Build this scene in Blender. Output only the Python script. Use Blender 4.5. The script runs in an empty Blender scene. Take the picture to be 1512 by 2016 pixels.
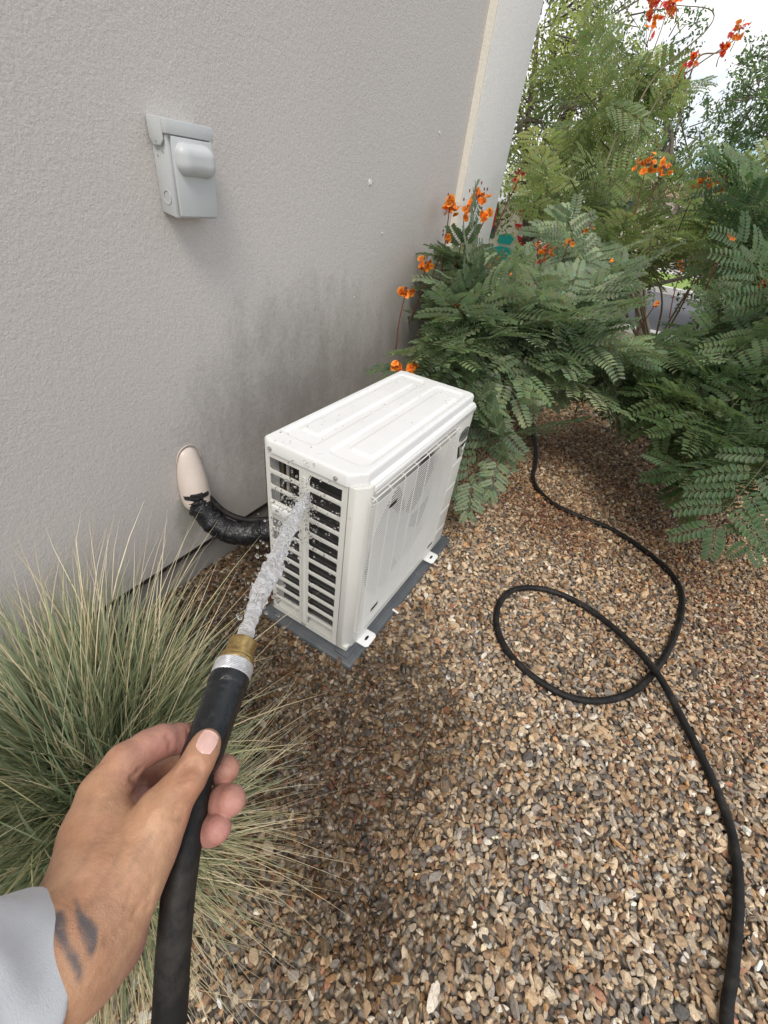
import bpy, bmesh, math, random
import numpy as np
from mathutils import Vector, Matrix, Quaternion
random.seed(7); rng = np.random.default_rng(7)
S = bpy.context.scene
COL = S.collection

# ------------------------------------------------------------ camera
F_PX = 840.6; PITCH, ROLL, YAW = .6489, -.1487, -.4559
CAM = np.array([.9213, .3787, 1.0796])
FW = np.array([math.sin(YAW)*math.cos(PITCH), math.cos(YAW)*math.cos(PITCH), -math.sin(PITCH)])
_r = np.array([math.cos(YAW), -math.sin(YAW), 0]); _d = np.cross(FW, _r)
RT = math.cos(ROLL)*_r + math.sin(ROLL)*_d; DN = -math.sin(ROLL)*_r + math.cos(ROLL)*_d
cam = bpy.data.cameras.new('camera'); co = bpy.data.objects.new('camera', cam); COL.objects.link(co)
m = Matrix.Identity(4)
for i in range(3):
    m[i][0] = RT[i]; m[i][1] = -DN[i]; m[i][2] = -FW[i]; m[i][3] = CAM[i]
co.matrix_world = m
cam.sensor_fit = 'VERTICAL'; cam.sensor_height = 24; cam.lens = 24*F_PX/2016
cam.clip_start = .01; cam.clip_end = 500
S.camera = co

# ------------------------------------------------------------ sky, sun, exposure
SUN_DIR = Vector((.30, -.62, 1.0)).normalized()      # towards the sun
w = bpy.data.worlds.new('World'); S.world = w; w.use_nodes = True
nt = w.node_tree; nt.nodes.clear()
sky = nt.nodes.new('ShaderNodeTexSky'); sky.sky_type = 'NISHITA'; sky.sun_disc = False
sky.sun_elevation = math.asin(SUN_DIR.z); sky.sun_rotation = math.atan2(SUN_DIR.x, SUN_DIR.y)
sky.dust_density = 1.5
tc = nt.nodes.new('ShaderNodeTexCoord'); mp = nt.nodes.new('ShaderNodeMapping'); mp.inputs['Scale'].default_value = (1, 1, 2.6)
no = nt.nodes.new('ShaderNodeTexNoise'); no.inputs['Scale'].default_value = 2.1; no.inputs['Detail'].default_value = 9; no.inputs['Roughness'].default_value = .55
cr = nt.nodes.new('ShaderNodeValToRGB'); cr.color_ramp.elements[0].position = .40; cr.color_ramp.elements[1].position = .52
n2 = nt.nodes.new('ShaderNodeTexNoise'); n2.inputs['Scale'].default_value = 5; n2.inputs['Detail'].default_value = 8
c2 = nt.nodes.new('ShaderNodeValToRGB'); c2.color_ramp.elements[0].position = .3; c2.color_ramp.elements[1].position = .7
c2.color_ramp.elements[0].color = (6.4, 6.4, 6.6, 1); c2.color_ramp.elements[1].color = (9.2, 9.1, 9.0, 1)
mx = nt.nodes.new('ShaderNodeMixRGB'); bg = nt.nodes.new('ShaderNodeBackground'); bg.inputs['Strength'].default_value = .12
ou = nt.nodes.new('ShaderNodeOutputWorld')
L = nt.links.new
L(tc.outputs['Generated'], mp.inputs[0]); L(mp.outputs[0], no.inputs[0]); L(mp.outputs[0], n2.inputs[0]); L(no.outputs[0], cr.inputs[0]); L(n2.outputs[0], c2.inputs[0])
L(cr.outputs[0], mx.inputs[0]); L(sky.outputs[0], mx.inputs[1]); L(c2.outputs[0], mx.inputs[2]); L(mx.outputs[0], bg.inputs[0]); L(bg.outputs[0], ou.inputs[0])
sun = bpy.data.lights.new('sun', 'SUN'); sun.energy = 1.5; sun.angle = math.radians(22); sun.color = (1, .95, .87)
so = bpy.data.objects.new('sun', sun); COL.objects.link(so); so.rotation_euler = SUN_DIR.to_track_quat('Z', 'Y').to_euler(); so.location = (0, -4, 6)
S.view_settings.view_transform = 'Standard'; S.view_settings.look = 'None'; S.view_settings.gamma = 1; S.view_settings.use_curve_mapping = False
S.view_settings.exposure = .42

# ------------------------------------------------------------ helpers
def W(u, v, t):                      # photo pixel + depth in metres -> world point
    return CAM + t*(FW + RT*(u-756)/F_PX + DN*(v-1008)/F_PX)
def PX(P):                           # world points -> photo pixels
    q = np.asarray(P)-CAM; z = q@FW
    return 756+F_PX*(q@RT)/z, 1008+F_PX*(q@DN)/z, z
def G(u, v, z=0.0):                  # photo pixel on the ground
    d = FW + RT*(u-756)/F_PX + DN*(v-1008)/F_PX
    return CAM + d*(z-CAM[2])/d[2]

def tag(o, label=None, cat=None, group=None, kind=None):
    if label: o['label'] = label
    if cat: o['category'] = cat
    if group: o['group'] = group
    if kind: o['kind'] = kind
    return o
def link(name, data, parent=None):
    o = bpy.data.objects.new(name, data); COL.objects.link(o)
    if parent is not None: o.parent = parent; o.matrix_parent_inverse = Matrix.Translation(-Vector(parent.location)) if parent.type == 'EMPTY' else Matrix.Identity(4)
    return o
def empty(name, loc, label, cat, group=None):
    o = bpy.data.objects.new(name, None); COL.objects.link(o); o.location = loc; o.empty_display_size = .05
    return tag(o, label, cat, group)
def np_mesh(name, V, Fc, mat=None, smooth=False, cols=None, extra=None):
    """V (n,3); Fc (m,k) uniform polygons; cols (n,3) point colours"""
    V = np.asarray(V, dtype=np.float32); Fc = np.asarray(Fc, dtype=np.int32)
    me = bpy.data.meshes.new(name)
    me.vertices.add(len(V)); me.vertices.foreach_set('co', V.ravel())
    k = Fc.shape[1]; me.loops.add(Fc.size); me.loops.foreach_set('vertex_index', Fc.ravel())
    me.polygons.add(len(Fc)); me.polygons.foreach_set('loop_start', np.arange(0, Fc.size, k, dtype=np.int32))
    me.update(calc_edges=True)
    me.polygons.foreach_set('use_smooth', np.full(len(Fc), smooth))
    if cols is not None:
        a = me.attributes.new('col', 'FLOAT_COLOR', 'POINT')
        c = np.ones((len(V), 4), dtype=np.float32); c[:, :3] = cols; a.data.foreach_set('color', c.ravel())
    if extra is not None:
        for kx, arr in extra.items():
            a = me.attributes.new(kx, 'FLOAT', 'POINT'); a.data.foreach_set('value', np.asarray(arr, dtype=np.float32))
    if mat: me.materials.append(mat)
    return me
class MB:                            # collects shapes, links them as one mesh object
    def __init__(s): s.v = []; s.f = []
    def add(s, V, Fs):
        b = len(s.v); s.v += [tuple(map(float, p)) for p in V]; s.f += [tuple(b+i for i in f) for f in Fs]
    def box(s, lo, hi):
        x0, y0, z0 = lo; x1, y1, z1 = hi
        s.add([(x0,y0,z0),(x1,y0,z0),(x1,y1,z0),(x0,y1,z0),(x0,y0,z1),(x1,y0,z1),(x1,y1,z1),(x0,y1,z1)],
              [(0,3,2,1),(4,5,6,7),(0,1,5,4),(1,2,6,5),(2,3,7,6),(3,0,4,7)])
    def tube(s, pts, r, n=8, cap=True):
        V, Fs = tube_vf(pts, r, n, cap); s.add(V, Fs)
    def prism(s, poly, axis, a, b):  # polygon in the two other axes, extruded along axis
        n = len(poly); V = []
        for val in (a, b):
            for p in poly:
                q = list(p); q.insert(axis, val); V.append(q)
        s.add(V, [tuple(range(n))[::-1], tuple(range(n, 2*n))]+[(i, (i+1) % n, n+(i+1) % n, n+i) for i in range(n)])
    def build(s, name, mat, parent=None, bevel=0, smooth=False, seg=2, ang=35):
        me = bpy.data.meshes.new(name); me.from_pydata(s.v, [], s.f); me.update()
        bm = bmesh.new(); bm.from_mesh(me); bmesh.ops.recalc_face_normals(bm, faces=bm.faces)
        if bevel:
            es = [e for e in bm.edges if len(e.link_faces) == 2 and e.calc_face_angle(0) > math.radians(ang)]
            bmesh.ops.bevel(bm, geom=es, offset=bevel, segments=seg, affect='EDGES', profile=.5, clamp_overlap=True)
        bm.to_mesh(me); bm.free()
        if smooth or bevel:
            for p in me.polygons: p.use_smooth = True
            try: me.set_sharp_from_angle(angle=math.radians(50 if smooth else 32))
            except Exception: pass
        me.materials.append(mat)
        return link(name, me, parent)
def frames(pts):
    P = np.asarray(pts, float); T = np.gradient(P, axis=0); T /= np.linalg.norm(T, axis=1)[:, None]+1e-12
    up = np.array([0, 0, 1.]) if abs(T[0][2]) < .9 else np.array([1., 0, 0])
    N = []; n = up-T[0]*(up@T[0]); n /= np.linalg.norm(n)
    for t in T:
        n = n-t*(n@t); n /= np.linalg.norm(n)+1e-12; N.append(n.copy())
    N = np.array(N); B = np.cross(T, N); return P, T, N, B
def tube_vf(pts, r, n=8, cap=True):
    P, T, N, B = frames(pts); r = np.broadcast_to(np.asarray(r, float), (len(P),))
    a = np.arange(n)*2*math.pi/n
    V = (P[:, None]+r[:, None, None]*(np.cos(a)[None, :, None]*N[:, None]+np.sin(a)[None, :, None]*B[:, None])).reshape(-1, 3)
    Fs = []
    for i in range(len(P)-1):
        for j in range(n):
            k = (j+1) % n; Fs.append((i*n+j, i*n+k, (i+1)*n+k, (i+1)*n+j))
    if cap: Fs += [tuple(range(n))[::-1], tuple((len(P)-1)*n+j for j in range(n))]
    return V, Fs
def spline(pts, n):                  # Catmull-Rom through the points
    P = np.asarray(pts, float); P = np.vstack([2*P[0]-P[1], P, 2*P[-1]-P[-2]]); out = []
    m_ = len(P)-3
    for q in np.linspace(0, m_-1e-6, n):
        i = int(q); t = q-i; a, b, c, d = P[i:i+4]
        out.append(.5*((2*b)+(-a+c)*t+(2*a-5*b+4*c-d)*t*t+(-a+3*b-3*c+d)*t**3))
    return np.array(out)

# ---- signed distance modelling for organic shapes
def grid(lo, hi, h):
    lo = np.asarray(lo, float); n = np.ceil((np.asarray(hi)-lo)/h).astype(int)+1
    return dict(lo=lo, n=n, h=h)
def new_field(g, val=.03): return np.full(g['n'], val, dtype=np.float32)
def sub(g, lo, hi):
    i0 = np.maximum(((lo-g['lo'])/g['h']).astype(int)-1, 0); i1 = np.minimum(((hi-g['lo'])/g['h']).astype(int)+2, g['n'])
    if (i1 <= i0).any(): return None, None
    ax = [g['lo'][k]+g['h']*np.arange(i0[k], i1[k]) for k in range(3)]
    return tuple(slice(a, b) for a, b in zip(i0, i1)), np.stack(np.meshgrid(*ax, indexing='ij'), -1).astype(np.float32)
def smin(a, b, k):
    h = np.clip(.5+.5*(b-a)/k, 0, 1); return b*(1-h)+a*h-k*h*(1-h)
def cone_d(P, a, b, ra, rb):
    a = np.asarray(a, np.float32); b = np.asarray(b, np.float32); ab = b-a; t = np.clip(((P-a)@ab)/max(float(ab@ab), 1e-12), 0, 1)
    return np.linalg.norm(P-a-t[..., None]*ab, axis=-1)-(ra+(rb-ra)*t)
def add_cone(g, f, a, b, ra, rb, k=.004, pad=.03, sub_=False):
    a = np.asarray(a); b = np.asarray(b); r = max(ra, rb)+pad
    sl, P = sub(g, np.minimum(a, b)-r, np.maximum(a, b)+r)
    if sl is None: return
    d = cone_d(P, a, b, ra, rb)
    f[sl] = -smin(-f[sl], d, k) if sub_ else smin(f[sl], d, k)
def surface_nets(g, f):
    s = f < 0; n = g['n']-1
    off = [(i, j, k) for i in (0, 1) for j in (0, 1) for k in (0, 1)]
    cnt = sum(s[o[0]:o[0]+n[0], o[1]:o[1]+n[1], o[2]:o[2]+n[2]].astype(np.int8) for o in off)
    act = (cnt > 0) & (cnt < 8); idx = np.argwhere(act); vid = np.full(n, -1, np.int64); vid[act] = np.arange(len(idx))
    acc = np.zeros((len(idx), 3)); c = np.zeros(len(idx))
    for a in off:
        for ax in range(3):
            if a[ax]: continue
            b = list(a); b[ax] = 1
            fa = f[tuple((idx+a).T)]; fb = f[tuple((idx+b).T)]; mk = (fa < 0) != (fb < 0)
            t = np.where(mk, fa/np.where(mk, fa-fb, 1), 0)
            p = np.array(a, float)[None]+np.zeros((len(idx), 1)); p[:, ax] += t
            acc[mk] += p[mk]; c[mk] += 1
    V = g['lo']+g['h']*(idx+acc/c[:, None]); Q = []
    for ax in range(3):
        sl0 = [slice(None)]*3; sl1 = [slice(None)]*3; sl0[ax] = slice(0, -1); sl1[ax] = slice(1, None)
        ch = np.argwhere(s[tuple(sl0)] != s[tuple(sl1)]); u, v = (ax+1) % 3, (ax+2) % 3
        ch = ch[(ch[:, u] > 0) & (ch[:, v] > 0) & (ch[:, u] < n[u]) & (ch[:, v] < n[v])]
        o = np.zeros((4, 3), int); o[0, u] = o[0, v] = -1; o[1, v] = -1; o[3, u] = -1
        q = np.stack([vid[tuple((ch+oo).T)] for oo in o], 1)
        flip = ~s[tuple(ch.T)]; q[flip] = q[flip][:, ::-1]; Q.append(q)
    return V, np.vstack(Q)
def smooth_mesh(V, Q, it=2, lam=.5):
    for _ in range(it):
        acc = np.zeros_like(V); c = np.zeros(len(V))
        for k in range(4):
            np.add.at(acc, Q[:, k], V[Q[:, (k+1) % 4]]); np.add.at(acc, Q[:, k], V[Q[:, (k+3) % 4]]); np.add.at(c, Q[:, k], 2)
        V = V+lam*(acc/c[:, None]-V)
    return V

# ------------------------------------------------------------ materials
def mat(name, base=(.5, .5, .5), rough=.6, metal=0, nodes=None, **kw):
    m_ = bpy.data.materials.new(name); m_.use_nodes = True; t = m_.node_tree; b = t.nodes['Principled BSDF']
    b.inputs['Base Color'].default_value = (*base, 1); b.inputs['Roughness'].default_value = rough; b.inputs['Metallic'].default_value = metal
    for k_, v_ in kw.items(): b.inputs[k_.replace('_', ' ')].default_value = v_
    if nodes: nodes(t, b)
    return m_
def N(t, kind, **kw):
    n = t.nodes.new('ShaderNode'+kind)
    for k_, v_ in kw.items():
        if k_ in n.inputs: n.inputs[k_].default_value = v_
        else: setattr(n, k_, v_)
    return n
def obj_co(t): return N(t, 'TexCoord').outputs['Object']
def noise(t, scale, detail=4, rough=.55, vec=None, dist=0):
    n = N(t, 'TexNoise', Scale=scale, Detail=detail, Roughness=rough, Distortion=dist); t.links.new(vec or obj_co(t), n.inputs['Vector']); return n.outputs[0]
def ramp(t, src, stops):
    n = N(t, 'ValToRGB'); e = n.color_ramp.elements
    while len(e) < len(stops): e.new(.5)
    for i, (p, c) in enumerate(stops):
        e[i].position = p; e[i].color = (*c, 1) if isinstance(c, tuple) else (c, c, c, 1)
    t.links.new(src, n.inputs[0]); return n.outputs[0]
def mixc(t, fac, a, b, mode='MIX'):
    n = N(t, 'MixRGB', blend_type=mode)
    for i, s_ in ((0, fac), (1, a), (2, b)):
        if hasattr(s_, 'links') or hasattr(s_, 'is_output'): t.links.new(s_, n.inputs[i])
        elif isinstance(s_, tuple): n.inputs[i].default_value = (*s_, 1)
        else: n.inputs[i].default_value = s_
    return n.outputs[0]
def math_(t, op, a, b=0, clamp=False):
    n = N(t, 'Math', operation=op, use_clamp=clamp)
    for i, s_ in ((0, a), (1, b)):
        if hasattr(s_, 'is_output'): t.links.new(s_, n.inputs[i])
        else: n.inputs[i].default_value = s_
    return n.outputs[0]
def bump(t, b, h, strength=.3, dist=.002, chain=None):
    n = N(t, 'Bump', Strength=strength, Distance=dist); t.links.new(h, n.inputs['Height'])
    if chain is not None: t.links.new(chain, n.inputs['Normal'])
    t.links.new(n.outputs[0], b.inputs['Normal']); return n.outputs[0]
def setc(t, b, src): t.links.new(src, b.inputs['Base Color'])

def stucco(col, dark, stain):
    def f(t, b):
        big = ramp(t, noise(t, 1.6, 6), [(.3, dark), (.7, col)])
        fine = ramp(t, noise(t, 170, 3), [(.3, tuple(c*.86 for c in col)), (.7, tuple(min(1, c*1.08) for c in col))])
        c = mixc(t, .5, big, fine)
        if stain:
            co_ = obj_co(t); sep = N(t, 'SeparateXYZ'); t.links.new(co_, sep.inputs[0])
            y, z = sep.outputs[1], sep.outputs[2]
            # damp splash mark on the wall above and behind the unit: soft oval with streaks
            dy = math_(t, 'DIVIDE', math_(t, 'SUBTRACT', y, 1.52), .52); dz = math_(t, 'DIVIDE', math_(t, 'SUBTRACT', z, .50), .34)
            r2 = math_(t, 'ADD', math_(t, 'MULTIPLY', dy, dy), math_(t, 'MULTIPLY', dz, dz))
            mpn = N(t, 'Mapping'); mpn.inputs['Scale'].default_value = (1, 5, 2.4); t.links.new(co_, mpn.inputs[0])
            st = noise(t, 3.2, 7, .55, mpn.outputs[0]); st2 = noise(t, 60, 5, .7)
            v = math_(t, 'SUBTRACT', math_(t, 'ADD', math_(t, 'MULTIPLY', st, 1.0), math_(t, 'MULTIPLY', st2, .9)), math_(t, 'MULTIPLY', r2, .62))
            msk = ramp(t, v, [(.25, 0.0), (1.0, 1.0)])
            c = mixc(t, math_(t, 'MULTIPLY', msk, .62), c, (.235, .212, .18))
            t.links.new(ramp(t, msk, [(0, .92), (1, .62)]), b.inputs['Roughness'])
            # darker brown tone low on the wall, with a noisy upper edge
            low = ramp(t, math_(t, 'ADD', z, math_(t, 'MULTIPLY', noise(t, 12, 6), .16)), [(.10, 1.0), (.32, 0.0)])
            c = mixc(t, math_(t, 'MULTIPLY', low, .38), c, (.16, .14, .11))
            # moss-tinged drip under the pipe cover
            py = math_(t, 'DIVIDE', math_(t, 'SUBTRACT', y, .965), .05); pz = math_(t, 'DIVIDE', math_(t, 'SUBTRACT', z, .22), .11)
            pr = math_(t, 'SUBTRACT', math_(t, 'MULTIPLY', noise(t, 22, 4), 2.2), math_(t, 'ADD', math_(t, 'MULTIPLY', py, py), math_(t, 'MULTIPLY', pz, pz)))
            c = mixc(t, math_(t, 'MULTIPLY', ramp(t, pr, [(.1, 0.0), (.9, 1.0)]), .35), c, (.15, .16, .08))
        setc(t, b, c)
        h = math_(t, 'ADD', math_(t, 'MULTIPLY', noise(t, 210, 5, .6, dist=.6), .7), math_(t, 'MULTIPLY', noise(t, 75, 3), .6))
        bump(t, b, h, .62, .0032)
    return f
M = {}
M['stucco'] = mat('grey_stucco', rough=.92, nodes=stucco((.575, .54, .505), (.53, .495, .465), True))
M['ledge'] = mat('foundation_stucco', rough=.9, nodes=stucco((.30, .285, .265), (.25, .235, .215), False))
M['cream'] = mat('cream_stucco', rough=.85, nodes=stucco((.78, .74, .64), (.74, .70, .60), False))
M['white_stucco'] = mat('white_stucco', rough=.85, nodes=stucco((.80, .78, .74), (.75, .73, .69), False))
def paint_n(col, sp=.35, bs=.02):
    def f(t, b):
        d = ramp(t, noise(t, 7, 6, .6), [(.35, tuple(c*.95 for c in col)), (.7, col)])
        sp_ = ramp(t, noise(t, 520, 2), [(.28, tuple(c*.55 for c in col)), (.33, (1.0, 1.0, 1.0))])
        setc(t, b, mixc(t, sp, d, sp_, 'MULTIPLY'))
        bump(t, b, noise(t, 900, 2), .08, .0004)
        t.links.new(ramp(t, noise(t, 25, 4), [(.3, .34), (.7, .5)]), b.inputs['Roughness'])
    return f
M['ac'] = mat('ivory_enamel', rough=.4, nodes=paint_n((.73, .72, .67)))
M['ac_lid'] = mat('white_enamel_lid', rough=.4, nodes=paint_n((.80, .80, .78)))
M['ac_wire'] = mat('white_plastic_coated_wire', (.66, .655, .62), .4)
M['ac_grey'] = mat('pale_grey_fan_plastic', rough=.5, nodes=lambda t, b: setc(t, b, ramp(t, noise(t, 30), [(.3, (.34, .34, .33)), (.7, (.42, .42, .41))])))
M['dark'] = mat('dark_interior', (.018, .018, .018), .6)
def fins(t, b):
    mpn = N(t, 'Mapping'); mpn.inputs['Scale'].default_value = (1, 1, 1); t.links.new(obj_co(t), mpn.inputs[0])
    wv = N(t, 'TexWave', Scale=110, bands_direction='X'); t.links.new(mpn.outputs[0], wv.inputs[0])
    hz = N(t, 'TexWave', Scale=14, bands_direction='Z'); t.links.new(mpn.outputs[0], hz.inputs[0])
    c = ramp(t, wv.outputs[1], [(.2, (.03, .03, .032)), (.9, (.16, .155, .15))])
    setc(t, b, mixc(t, ramp(t, hz.outputs[1], [(.80, 0.0), (.97, 1.0)]), c, (.12, .115, .11)))
M['coil'] = mat('aluminium_coil_fins', rough=.4, metal=.3, nodes=fins)
M['copper'] = mat('dull_copper_tube', (.16, .12, .08), .4, .4)
M['screw'] = mat('zinc_screw', (.5, .5, .48), .35, .8)
def pad_n(t, b):
    setc(t, b, ramp(t, noise(t, 18, 6, .6), [(.3, (.075, .082, .09)), (.62, (.10, .108, .115)), (.8, (.16, .165, .165))])); bump(t, b, noise(t, 400, 3), .15, .001)
    t.links.new(ramp(t, noise(t, 9, 4), [(.35, .28), (.65, .55)]), b.inputs['Roughness'])
M['pad'] = mat('grey_moulded_plastic', rough=.5, nodes=pad_n)
M['box'] = mat('pale_grey_painted_steel', rough=.38, nodes=paint_n((.545, .565, .56), .1))
M['cover'] = mat('beige_vinyl', rough=.35, nodes=lambda t, b: setc(t, b, ramp(t, noise(t, 16, 5), [(.3, (.60, .51, .44)), (.7, (.66, .57, .50))])))
def tape_n(t, b):
    setc(t, b, ramp(t, noise(t, 60, 4), [(.3, (.008, .008, .009)), (.8, (.022, .022, .024))])); bump(t, b, noise(t, 55, 4, .6, dist=1.2), .9, .006)
M['tape'] = mat('glossy_black_vinyl_tape', rough=.2, nodes=tape_n)
def hose_n(t, b):
    setc(t, b, ramp(t, noise(t, 45, 4), [(.3, (.006, .006, .006)), (.75, (.017, .016, .015))])); bump(t, b, noise(t, 260, 3), .35, .001); b.inputs['Specular IOR Level'].default_value = .25
_h = hose_n
def hose_n(t, b):
    _h(t, b); src = b.inputs['Base Color'].links[0].from_socket; setc(t, b, mixc(t, ramp(t, noise(t, 14, 8, .75), [(.50, 0.0), (.72, .35)]), src, (.12, .10, .08)))
M['hose'] = mat('black_rubber_hose', rough=.55, nodes=hose_n)
M['grip'] = mat('wet_black_rubber_sleeve', rough=.22, nodes=tape_n)
def grip_n(t, b):
    setc(t, b, ramp(t, noise(t, 70, 4), [(.3, (.006, .007, .008)), (.8, (.016, .018, .020))])); bump(t, b, noise(t, 70, 5, .65, dist=1.5), .55, .0022)
    t.links.new(ramp(t, noise(t, 120, 4), [(.35, .16), (.65, .42)]), b.inputs['Roughness'])
M['grip'] = mat('wet_black_rubber_sleeve', rough=.22, nodes=grip_n)
def brass_n(t, b):
    setc(t, b, ramp(t, noise(t, 160, 5, .6), [(.3, (.26, .17, .07)), (.6, (.50, .35, .14)), (.8, (.62, .50, .28))]))
    t.links.new(ramp(t, noise(t, 240, 4), [(.3, .25), (.7, .5)]), b.inputs['Roughness'])
M['brass'] = mat('worn_brass', rough=.35, metal=.85, nodes=brass_n)
def steel_n(t, b):
    setc(t, b, (ramp(t, noise(t, 300, 3), [(.3, (.50, .50, .51)), (.7, (.75, .75, .75))])))
M['steel'] = mat('knurled_aluminium', rough=.38, metal=.6, nodes=steel_n)
def skin_n(t, b):
    a = N(t, 'Attribute', attribute_name='col'); c = mixc(t, 1, a.outputs[0], ramp(t, noise(t, 130, 5, .6), [(.3, (.88, .84, .82)), (.7, (1.06, 1.05, 1.05))]), 'MULTIPLY')
    c = mixc(t, 1, c, ramp(t, noise(t, 28, 3), [(.3, (.93, .88, .88)), (.7, (1.04, 1.04, 1.02))]), 'MULTIPLY')
    setc(t, b, c)
    vo = N(t, 'TexVoronoi', Scale=900, feature='DISTANCE_TO_EDGE'); t.links.new(obj_co(t), vo.inputs[0])
    h = math_(t, 'ADD', math_(t, 'ADD', math_(t, 'MULTIPLY', vo.outputs[0], .5), noise(t, 420, 4, .6)), math_(t, 'MULTIPLY', noise(t, 120, 5, .65, dist=1.4), 1.4)); bump(t, b, h, .5, .0008)
M['skin'] = mat('skin', rough=.48, nodes=skin_n, Subsurface_Weight=.12, Subsurface_Scale=.012)
M['nail'] = mat('fingernail', (.66, .42, .36), .25, Subsurface_Weight=.1, Subsurface_Scale=.005)
def cloth_n(t, b):
    setc(t, b, ramp(t, noise(t, 40, 5), [(.3, (.50, .515, .535)), (.7, (.60, .61, .63))]))
    wv = noise(t, 1300, 2); bump(t, b, wv, .3, .0006)
M['cloth'] = mat('pale_grey_cloth', rough=.85, nodes=cloth_n, Sheen_Weight=.2)
def attr_n(name='col', rough=None, tint=None, bmp=None):
    def f(t, b):
        a = N(t, 'Attribute', attribute_name=name); c = a.outputs[0]
        if tint: c = mixc(t, 1, c, ramp(t, noise(t, tint, 4, .65), [(.3, (.62, .60, .56)), (.55, (1.0, 1.0, 1.0)), (.75, (1.25, 1.22, 1.18))]), 'MULTIPLY')
        setc(t, b, c)
        if rough:
            q = N(t, 'Attribute', attribute_name='wet'); t.links.new(ramp(t, q.outputs['Fac'], [(0, .75), (1, .22)]), b.inputs['Roughness'])
        if bmp: bump(t, b, noise(t, bmp, 3), .5, .0012)
    return f
M['stone'] = mat('crushed_stone', rough=.7, nodes=attr_n(rough=True, tint=240, bmp=500))
def foliage(trans=.25, rough=.5, hue=True):
    def f(t, b):
        a = N(t, 'Attribute', attribute_name='col'); oi = N(t, 'ObjectInfo')
        hs = N(t, 'HueSaturation'); t.links.new(a.outputs[0], hs.inputs['Color'])
        t.links.new(ramp(t, oi.outputs['Random'], [(0, .70), (.6, 1.05), (1, 1.55)]), hs.inputs['Value'])
        if hue: t.links.new(math_(t, 'ADD', math_(t, 'MULTIPLY', oi.outputs['Random'], -.035), .508), hs.inputs['Hue'])
        setc(t, b, hs.outputs[0])
        tr = N(t, 'BsdfTranslucent'); mxs = N(t, 'MixShader'); mxs.inputs[0].default_value = trans
        hv = N(t, 'HueSaturation', Value=1.5, Saturation=1.15 if hue else 1, Hue=.485 if hue else .5); t.links.new(hs.outputs[0], hv.inputs['Color']); t.links.new(hv.outputs[0], tr.inputs[0])
        out = t.nodes['Material Output']; t.links.new(b.outputs[0], mxs.inputs[1]); t.links.new(tr.outputs[0], mxs.inputs[2]); t.links.new(mxs.outputs[0], out.inputs[0])
    return f
M['leaf'] = mat('blue_green_leaflets', rough=.5, nodes=foliage(.36))
M['leaf_far'] = mat('small_tree_leaves', rough=.5, nodes=foliage(.35))
M['grass'] = mat('grass_blades', rough=.5, nodes=foliage(.2))
M['petal'] = mat('orange_petals', rough=.5, nodes=foliage(.3, hue=False))
M['twig'] = mat('green_brown_stems', rough=.7, nodes=lambda t, b: setc(t, b, ramp(t, noise(t, 12), [(.3, (.10, .09, .05)), (.7, (.17, .15, .08))])))
M['bark'] = mat('brown_bark', rough=.85, nodes=lambda t, b: (setc(t, b, ramp(t, noise(t, 20, 6), [(.3, (.07, .055, .04)), (.7, (.17, .14, .11))])), bump(t, b, noise(t, 60, 5), .6, .01)))
def ground_n(t, b):
    vo = N(t, 'TexVoronoi', Scale=75); t.links.new(obj_co(t), vo.inputs[0])
    c = ramp(t, vo.outputs['Color'], [(.1, (.11, .08, .055)), (.35, (.30, .22, .14)), (.6, (.22, .20, .18)), (.85, (.50, .42, .32))])
    setc(t, b, mixc(t, ramp(t, vo.outputs['Distance'], [(.35, 0.0), (.7, .9)]), c, (.04, .03, .022))); 
    ve = math_(t, 'MULTIPLY', vo.outputs['Distance'], -1.0); bump(t, b, ve, .8, .008)
M['ground'] = mat('gravel_bed', rough=.85, nodes=ground_n)
M['asphalt'] = mat('road_asphalt', rough=.85, nodes=lambda t, b: setc(t, b, ramp(t, noise(t, 60, 5), [(.3, (.085, .085, .09)), (.7, (.13, .13, .135))])))
M['concrete'] = mat('pale_concrete', rough=.8, nodes=lambda t, b: setc(t, b, ramp(t, noise(t, 9, 5), [(.3, (.50, .48, .45)), (.7, (.60, .58, .55))])))
M['lawn'] = mat('mown_lawn', rough=.8, nodes=lambda t, b: setc(t, b, ramp(t, noise(t, 30, 5), [(.3, (.14, .22, .03)), (.7, (.26, .36, .06))])))
M['desert'] = mat('pinkish_gravel_yard', rough=.85, nodes=lambda t, b: setc(t, b, ramp(t, noise(t, 14, 6), [(.3, (.42, .34, .29)), (.7, (.55, .46, .40))])))
M['house'] = mat('pale_house_stucco', rough=.85, nodes=stucco((.70, .66, .60), (.64, .60, .54), False))
M['roof'] = mat('clay_roof', (.28, .15, .10), .7)
M['glass'] = mat('dark_window_glass', (.05, .07, .09), .1)
M['bluepaint'] = mat('pale_blue_car_paint', (.36, .50, .55), .25, Coat_Weight=.6)
M['red'] = mat('red_sign_paint', (.62, .03, .035), .4); M['teal'] = mat('turquoise_sign_paint', (.02, .48, .42), .4)
M['dteal'] = mat('dark_teal_sign_paint', (.01, .10, .10), .4); M['creamp'] = mat('cream_sign_paint', (.80, .77, .62), .4)
M['chrome'] = mat('silver_badge', (.75, .75, .76), .2, .7); M['black'] = mat('black_plastic', (.012, .012, .013), .4)
M['label'] = mat('pale_label', (.70, .69, .64), .4)
FLOW = (-.31, .47, -.25)
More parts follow.
